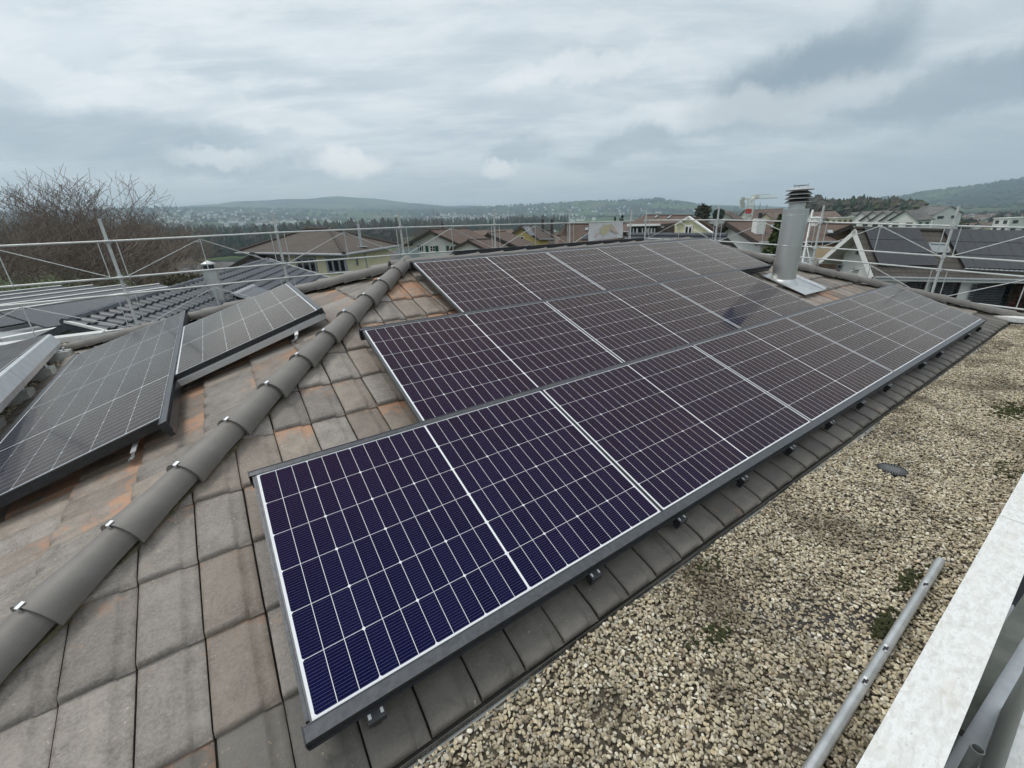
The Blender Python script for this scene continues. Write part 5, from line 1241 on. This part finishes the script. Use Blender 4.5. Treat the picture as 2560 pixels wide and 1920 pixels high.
tlab = ['tall bare tree with a leaning crown at the picture edge, behind the upper scaffold rail', 'bare tree with a forked crown, second from the picture edge', 'tallest bare tree, its single spire rising above the group', 'bare tree with a broad rounded crown, right behind the first scaffold post', 'slim bare tree between the spire tree and the broad rounded one', 'lower spreading bare tree at the right end of the group', 'thin bare tree half hidden by the tallest one', 'bare tree leaning in over the picture edge', 'small bare tree beyond the group, over the yellow house', 'bushy bare tree low at the picture edge', 'bare tree standing behind the broad rounded one', 'lone bare tree on the green field beyond the yellow house', 'pair-trunked bare tree on the field left of the cream house', 'slender bare tree right above the yellow house roof', 'bare tree filling the gap at the picture edge', 'far bare tree seen through the middle of the group', 'faint bare tree at the edge of the far wood', 'bare tree just left of the first scaffold post', 'far bare tree low between the first two trunks']
for i, (px, py, D) in enumerate(tl):
    if i in (6, 9, 14): continue
    top = at(px, py, D); g = tpoint(min(max(px, -250), 2800), D)[2]; H = top[2] - g
    plant('bare_tree', tlab[i], 'tree', 'bare trees beyond the left scaffold', (top[0], top[1], g), H, i % 4, i * 2.1, .95 if i not in (2,) else .8)
# brush under the trees
r = random.Random(9); sb = [bare_tree(s, 4, .8, .2, first=.15)[1] for s in (3, 4, 5)]
VV, FF, o_ = [], [], 0
for k in range(90):
    px = r.uniform(-200, 560); D = r.uniform(34, 75) if px < 330 else r.uniform(60, 95); b = tpoint(px, D); H = r.uniform(1.6, 4.0); a = r.uniform(0, 6.28)
    Vt, Ft = tubes([(p * H, q * H, ra * H * 1.8, rb * H * 1.8) for p, q, ra, rb in sb[k % 3]], 3); c, s = math.cos(a), math.sin(a)
    Vt = Vt @ np.array([[c, s, 0], [-s, c, 0], [0, 0, 1]]) + b; VV.append(Vt); FF.append(Ft + o_); o_ += len(Vt)
put('brushwood', mesh_np('brushwood', np.concatenate(VV), np.concatenate(FF), MT['twig_olive']), kind='stuff', label='tangled leafless brushwood under the bare trees on the left', cat='brushwood')
def leaf_mesh(name, pts, size, mats, seed, mi=None, flat=0.0):
    """one small leaf card per point (real scattered leaves)"""
    g = np.random.default_rng(seed); P_ = np.asarray(pts); N_ = len(P_)
    a = g.normal(size=(N_, 3)); a[:, 2] *= (1 - flat); a /= np.linalg.norm(a, axis=1)[:, None]; b = np.cross(a, g.normal(size=(N_, 3))); b /= np.linalg.norm(b, axis=1)[:, None]
    s = (size * g.uniform(.6, 1.3, N_))[:, None]
    Vv = np.stack([P_ - a * s, P_ + b * s * .5, P_ + a * s, P_ - b * s * .5], 1).reshape(-1, 3); k = np.arange(N_)[:, None] * 4
    return mesh_np(name, Vv, np.concatenate([k, k + 1, k + 2, k + 3], 1), mats, mi)
MT['red_leaf'] = noisy('red_brown_leaf', (.10, .035, .03), (.16, .07, .05), 3, .8)
def leaf(name, c1, c2, sc_=3): return noisy(name, c1, c2, sc_, .8)
MT['fir'] = leaf('dark_fir', (.012, .028, .014), (.03, .052, .024)); MT['fir2'] = leaf('yellow_green_fir', (.035, .055, .014), (.085, .11, .03), 2); MT['fir3'] = leaf('grey_wood', (.05, .045, .036), (.08, .072, .056)); MT['olive'] = leaf('olive_bush', (.035, .040, .014), (.075, .075, .03), 2)
def conifer_pts(H, R, n, seed, droop=.35, gaps=True):
    g = np.random.default_rng(seed); L = 16; out = []
    for k in range(n):
        t = g.uniform(0, 1) ** 1.5; z = .06 + .94 * t; lay = (z * L) % 1
        if gaps and lay > .62 and g.random() < .75: continue
        rad = R * (1 - t) ** .85 * (1 - .45 * lay); rr = rad * g.uniform(0, 1) ** .5; a = g.uniform(0, 6.283); a = round(a / .5) * .5 * .5 + a * .5 + math.sin(7 * z) * .3
        out.append((rr * math.cos(a), rr * math.sin(a), z * H - droop * rr * .5))
    return np.array(out)
def conifer(label, top, D, R, n, size, mt, group, seed, gz=None, droop=.35):
    p = at(*top, D); g = tpoint(top[0], D)[2] if gz is None else gz; H = p[2] - g
    t = thing('conifer_tree', label, 'tree', (p[0], p[1], g), group=group)
    m = MB(); m.tube((p[0], p[1], g), (p[0], p[1], g + H * .9), H * .014, 6, H * .003); m.build('trunk', MT['bark'], t)
    put('crown', leaf_mesh('crown', conifer_pts(H, R, n, seed, droop), size, MT[mt], seed), t); return t
conifer('yellow-green fir beside the metal chimney, in front of the long brown roof', (1952, 535), 27, 2.6, 9000, .14, 'fir2', 'conifers', 1, -8.5, .6)
for i, (px, py, D, R) in enumerate(((1538, 541, 95, 1.2), (1550.5, 544, 97, 1.0), (1556, 535, 95, 1.3))):
    conifer(['small dark conifer over the banner, first of three', 'shortest of the three small conifers over the banner', 'tallest of the three small conifers over the banner'][i], (px, py), D, R * 1.4, 1800, .22, 'fir', 'conifers', 10 + i)
def round_tree(name, label, c, D, w, h, n, size, mts, group, seed, base=None):
    """px centre, px size: broad crown of leaf clumps on a short trunk"""
    g = np.random.default_rng(seed); cc = at(*c, D); k = D / 1070; rx, rz = w / 2 * k, h / 2 * k; gz_ = tpoint(c[0], D)[2] if base is None else base
    t = thing(name, label, 'tree', (cc[0], cc[1], gz_), group=group)
    cl = g.normal(size=(14, 3)); cl /= np.linalg.norm(cl, axis=1)[:, None]; cl *= g.uniform(.3, .8, (14, 1))
    P_ = cl[g.integers(0, 14, n)] + g.normal(size=(n, 3)) * .24; P_ = P_ * np.array([rx, rx, rz]) + np.array([0, 0, cc[2] - gz_])
    m = MB(); m.tube((cc[0], cc[1], gz_), (cc[0], cc[1], cc[2]), .25, 6, .1); m.build('trunk', MT['bark'], t)
    put('crown', leaf_mesh('crown', P_, size, [MT[q] for q in mts], seed, g.integers(0, len(mts), n)), t); return t
round_tree('evergreen_tree', 'rounded dense grey-green tree behind the cream gable of the apartment block', (1757, 532), 100, 26, 34, 2600, .35, ('olive', 'fir3'), 'trees among the houses', 21)
round_tree('evergreen_tree', 'small dark tree pair just right of the cream gable', (1796, 536), 120, 20, 18, 1200, .4, ('fir',), 'trees among the houses', 22)
round_tree('hedge_bush', 'dark olive bush between the yellow house and the neighbour roof', (478, 706), 58, 130, 38, 5200, .16, ('olive', 'twig_olive'), 'trees among the houses', 23)
for i, (px, py, D, v, wd, lb) in enumerate(((1052, 520, 76, 1, .55, 'thin upright bare tree behind the white chalet'), (1838, 522, 130, 0, 1.2, 'broad bare tree left of the crane'), (1010, 560, 70, 3, .9, 'bare tree over the end of the cream house'), (1352, 552, 110, 2, 1.1, 'pale bare tree beyond the yellow house'), (1235, 556, 120, 0, 1.1, 'pale bare tree beyond the brown roof'))):
    top = at(px, py, D); g = tpoint(px, D)[2]; plant('bare_tree', lb, 'tree', 'bare trees among the houses', (top[0], top[1], g), top[2] - g, v, i * 1.7, wd)
round_tree('red_shrub', 'red-brown shrub at the picture edge beside the white house balcony', (2556, 735), 36, 46, 90, 2600, .12, ('red_leaf', 'olive'), 'trees among the houses', 25)
# woods: far too many trees to count
def wood(name, label, gen, seed):
    g = np.random.default_rng(seed); Vs, Fs, Ms, o_ = [], [], [], 0
    for (b, H, R, kind) in gen(g):
        ns = 6; a = g.uniform(0, 6.28)
        prof = ((.0, .35), (.12, 1.0), (.42, .74), (.72, .38), (1.0, .02)) if kind == 0 else ((.0, .25), (.2, .75), (.48, 1.0), (.78, .8), (1.0, .2))
        ring = []
        for z, q in prof:
            for i in range(ns): t = a + 2 * math.pi * i / ns + z * 2; rr = R * q * g.uniform(.65, 1.2); ring.append((b[0] + rr * math.cos(t), b[1] + rr * math.sin(t), b[2] + z * H * g.uniform(.95, 1.04)))
        Vs += ring
        for k in range(4):
            for i in range(ns): j = (i + 1) % ns; Fs.append((o_ + k * ns + i, o_ + k * ns + j, o_ + (k + 1) * ns + j, o_ + (k + 1) * ns + i)); Ms.append(0 if kind == 0 else (1 if g.random() < .75 else 2))
        o_ += 5 * ns
    put(name, mesh_np(name, np.array(Vs), np.array(Fs), [MT['fir'], MT['fir3'], MT['olive']], Ms), kind='stuff', label=label, cat='wood')
def g1(g):
    for _ in range(2600):
        X = g.uniform(-250, 1420); D = 430 * (2.1 ** g.uniform(0, 1)); 
        if X > 1000: D = g.uniform(650, 1050)
        yield tpoint(X, D) - V3(0, 0, 1), g.uniform(13, 26), g.uniform(3.2, 5.5), int(g.random() < (.62 if X < 500 else .42))
wood('valley_wood', 'band of dark mixed woodland across the valley floor', g1, 41)
def g2(g):
    for _ in range(3000):
        X = g.uniform(-250, 2700); D = g.choice([1900, 2400, 2700, 3000, 3050]) + g.uniform(-150, 40)
        if 1850 < X < 2150: continue
        yield tpoint(X, D) - V3(0, 0, 3), g.uniform(8, 15), g.uniform(6, 12), int(g.random() < .4)
wood('ridge_wood', 'woods fringing the far hills and ridges', g2, 42)
def g3(g):
    for _ in range(420):
        X = g.uniform(1985, 2292); D = g.uniform(300, 380); k = (X - 1985) / 307
        yt = np.interp(X, [1985, 2010, 2060, 2150, 2220, 2292], [508, 488, 504, 494, 500, 505]) + g.normal() * 4
        b = at(X, 545, D); tp = at(X, max(yt, 484), D); f = g.uniform(.55, 1.0) if g.random() < .6 else 1
        yield b, (tp[2] - b[2]) * f, g.uniform(2.6, 4.6), int(g.random() < .5)
wood('hill_wood', 'dark wood crowning the low hill above the white terraces', g3, 43)
# ================================================================== HOUSES FARTHER OFF
MT['far_glass'] = new_mat('dark_windows', (.03, .032, .036), .3)[0]  # plain dark panes of the farther houses
MT['r_far'] = noisy('far_roof', (.10, .065, .05), (.15, .11, .09), .6, .85, rand=.3); MT['r_far2'] = noisy('far_roof_grey', (.10, .095, .09), (.16, .15, .145), .6, .85, rand=.3)
MT['far_wall'] = noisy('far_white_wall', (.66, .66, .63), (.74, .74, .71), .5, .85, rand=.12); MT['far_cream'] = noisy('far_cream_wall', (.60, .52, .34), (.66, .60, .45), .5, .85, rand=.12)
def far_house(label, c, D, w, h, yaw, wall, roof, group, flat=False, nwin=3, name='far_house', dep=None, storeys=1, rise=.32):
    """px centre of the eave line, metres"""
    p = at(*c, D); u = unit(V3(math.cos(yaw), math.sin(yaw), 0)); v = np.cross(UP, u); dp = dep or w * .8
    t = thing(name, label, 'house', (p[0], p[1], p[2] - h), group=group)
    m = MB(); ct_ = p - UP * (h / 2 + 2)
    if flat: m.box(ct_, (w, dp, h + 4), (u, v, UP)); m.build('wall', MT[wall], t); m = MB(); m.box(p + UP * .12, (w + .5, dp + .5, .3), (u, v, UP)); m.build('roof', MT['far_wall'], t)
    else:
        rs = dp * rise
        for s in (-1, 1): m.poly([p + u * s * w / 2 + v * dp / 2 - UP * (h + 4), p + u * s * w / 2 - v * dp / 2 - UP * (h + 4), p + u * s * w / 2 - v * dp / 2, p + u * s * w / 2 + UP * rs, p + u * s * w / 2 + v * dp / 2])
        for s in (-1, 1): m.poly([p + u * w / 2 + v * s * dp / 2 - UP * (h + 4), p - u * w / 2 + v * s * dp / 2 - UP * (h + 4), p - u * w / 2 + v * s * dp / 2, p + u * w / 2 + v * s * dp / 2])
        m.build('wall', MT[wall], t)
        m = MB()
        for s in (-1, 1): m.slab([p + u * (w / 2 + .6) + UP * rs, p - u * (w / 2 + .6) + UP * rs, p - u * (w / 2 + .6) + v * s * (dp / 2 + .6) - UP * .2, p + u * (w / 2 + .6) + v * s * (dp / 2 + .6) - UP * .2], UP * .2)
        m.build('roof', MT[roof], t)
    tc_ = CAM - p
    for ax_, L_, off in ((u, w, dp / 2), (v, dp, w / 2)):
        nn = np.cross(ax_, UP); nn = nn if nn @ tc_ > 0 else -nn
        for s_ in range(storeys):
            for i in range(nwin): 
                m = MB(); m.box(p + nn * (off + .04) + ax_ * (-L_ / 2 + L_ * (i + .5) / nwin) - UP * (1.3 + 2.6 * s_), (L_ / nwin * .45, .1, 1.2), (ax_, nn, UP)); m.build('window', MT['far_glass'], t)
    return t
yv_ = math.atan2(RWC[0][1], RWC[0][0])
fr = random.Random(12)
# two white gabled houses and the stepped white terrace
far_house('white gabled house on the far slope, left one of the pair', (2317, 534), 300, 13, 5, yv_ + 1.35, 'far_wall', 'r_far2', 'houses on the far slope', nwin=2)
far_house('white gabled house on the far slope, right one of the pair', (2345, 536), 290, 13, 5, yv_ + 1.35, 'far_wall', 'r_far2', 'houses on the far slope', nwin=2)
for i, (px, py, w) in enumerate(((2143, 552, 9), (2168, 550.5, 9), (2196, 550, 8), (2222, 551, 8), (2250, 551, 8), (2276, 550, 8))):
    far_house('%s house of the white terrace below the hill wood, counted from the chimney' % ['first', 'second', 'third', 'fourth', 'fifth', 'last'][i], (px, py), 215 - i * 4, w * .62, 6, yv_ + .1, 'far_wall', 'r_far2', 'white terrace below the hill wood', nwin=2, name='row_house', dep=9, storeys=2)
far_house('flat white block with a dark window band at the foot of the hill wood', (2118, 531), 330, 16, 5, yv_, 'far_wall', 'r_far', 'houses on the far slope', flat=True, nwin=1)
far_house('white house with a reddish roof right behind the scaffold end frame', (2052, 547), 200, 9, 4, yv_ + .1, 'far_wall', 'r_far', 'houses on the far slope')
far_house('pale block with balconies beside the white terrace', (2092, 545), 200, 8, 6, yv_ + .3, 'far_cream', 'r_far', 'houses on the far slope', flat=True)
far_house('stepped white villa with broad terraces near the right picture edge', (2535, 545), 260, 8, 8, yv_ - .1, 'far_wall', 'r_far', 'houses on the far slope', flat=True, nwin=2, storeys=3)
far_house('low house with a brown roof behind the crane mast', (1905, 549), 210, 15, 5, yv_ + .05, 'far_wall', 'r_far', 'houses behind the long brown roof'); far_house('white house with a wide brown roof left of the crane', (1815, 553), 170, 11, 5, yv_ + .9, 'far_wall', 'r_far', 'houses behind the long brown roof'); far_house('house with a dark roof right of the crane', (1945, 552), 180, 10, 5, yv_ + .2, 'far_cream', 'r_far', 'houses behind the long brown roof')
spots_ = []
k = 0
while k < 46:
    px = fr.uniform(2295, 2640); D = fr.uniform(300, 1100); py = ty(px, D) - fr.uniform(0, 2); 
    if 2300 < px < 2360 and D < 420: continue
    if any(abs(px - a) < 15 and abs(py - b) < 5 for a, b in spots_): continue
    spots_.append((px, py)); k += 1
    far_house('small house in the hillside town beyond the solar-roofed white house', (px, py), D, fr.uniform(9, 14), 5, yv_ + fr.uniform(-1, 1.2), 'far_wall' if fr.random() < .72 else 'far_cream', 'r_far' if fr.random() < .6 else 'r_far2', 'houses of the hillside town', flat=fr.random() < .2, nwin=2)
for i in range(26):
    px = fr.uniform(2295, 2600); D = fr.uniform(260, 900); py = ty(px, D) - 4
    round_tree('town_tree', 'dark tree growing between the houses of the hillside town', (px, py), D, fr.uniform(14, 26) * 300 / D + 6, fr.uniform(14, 24) * 300 / D + 6, 260, 1.1, ('olive', 'fir', 'fir3'), 'trees of the hillside town', 300 + i, tpoint(px, D)[2])
for i in range(16):
    px = fr.uniform(470, 640) if i < 11 else fr.uniform(900, 1050); D = fr.uniform(110, 240); far_house('small village house below the woods, between the neighbour roof and the cream house', (px, ty(px, max(D, 150)) + fr.uniform(-14, 2)), D, fr.uniform(8, 12), 4, yv_ + fr.uniform(-1, 1), 'far_wall' if i % 3 else 'far_cream', 'r_far' if i % 2 else 'r_far2', 'village houses below the woods', nwin=2)
for i in range(9):
    px = 1060 + 85 * i + fr.uniform(-20, 20); D = fr.uniform(100, 190); far_house('distant village house glimpsed between the roofs beyond the ridge', (px, ty(px, 150) - 32 + fr.uniform(-4, 6)), D, fr.uniform(9, 13), 4, yv_ + fr.uniform(-1, 1), 'far_wall', 'r_far', 'village houses beyond the ridge', nwin=2)
# towns on the valley floor: specks
g = np.random.default_rng(77); m = MB()
for k in range(420):
    c = g.choice(6, p=[.24, .2, .2, .12, .12, .12]); X0, D0, sx = ((430, 2300, 130), (1180, 1900, 70), (1250, 1500, 150), (620, 1700, 160), (1480, 2300, 120), (900, 1500, 160))[c]
    X = X0 + g.normal() * sx; D = D0 * math.exp(g.normal() * .10); p = tpoint(X, D); s = g.uniform(7, 12) * (2.2 if g.random() < .12 else 1); a = g.uniform(0, 3.14); h = g.uniform(4, 8)
    u = V3(math.cos(a), math.sin(a), 0); v = V3(-math.sin(a), math.cos(a), 0); m.box(p + UP * h / 2, (s, s * .7, h + 4), (u, v, UP), 0)
    m.slab([p + UP * (h + 5) + u * s * .5, p + UP * (h + 5) - u * s * .5, p + UP * (h + 1.8) - u * s * .5 + v * s * .4, p + UP * (h + 1.8) + u * s * .5 + v * s * .4], UP * .4, 1); m.slab([p + UP * (h + 5) + u * s * .5, p + UP * (h + 5) - u * s * .5, p + UP * (h + 1.8) - u * s * .5 - v * s * .4, p + UP * (h + 1.8) + u * s * .5 - v * s * .4], UP * .4, 1)
m.build('distant_town', [MT['far_wall'], MT['r_far2']], None, org=(0, 0, 0), kind='stuff', label='pale specks of distant villages on the valley floor', cat='town')
for i, (px, y0, y1) in enumerate(((1882, 512, 548), (1897, 508, 549), (1914, 511, 545))):
    a = at(px + 1.5, y1, 230); b = at(px + 4, y0, 230); m = MB(); m.tube((b[0], b[1], a[2] - 4), b, .22, 6, .12); m.build('pole', noisy('green_pole', (.10, .18, .15), (.14, .22, .19), 2, .7) if i == 0 else bpy.data.materials['green_pole'], label=['slim pole close beside the crane mast', 'green pole, tallest of the three right of the crane', 'grey pole, right one of the three beside the crane'][i], cat='pole', group='poles beside the crane')
# ================================================================== HAZE
hm = bpy.data.materials.new('haze'); hm.use_nodes = True; hnt = hm.node_tree; hnt.nodes.clear()
pv_ = nd(hnt, 'ShaderNodeVolumePrincipled', {'Color': (.72, .87, 1.0, 1), 'Density': HAZE, 'Anisotropy': .72})
nd(hnt, 'ShaderNodeOutputMaterial', {'Volume': pv_.outputs[0]})
zs = [p[2] for c in allc for p in c]
hb = MB(); hb.box((CAM[0], CAM[1], (min(zs) - 2 + max(zs) + 40) / 2), (12400, 12400, max(zs) + 40 - min(zs) + 2)); hb.build('haze', hm, None, kind='stuff', label='pale blue haze over the valley')
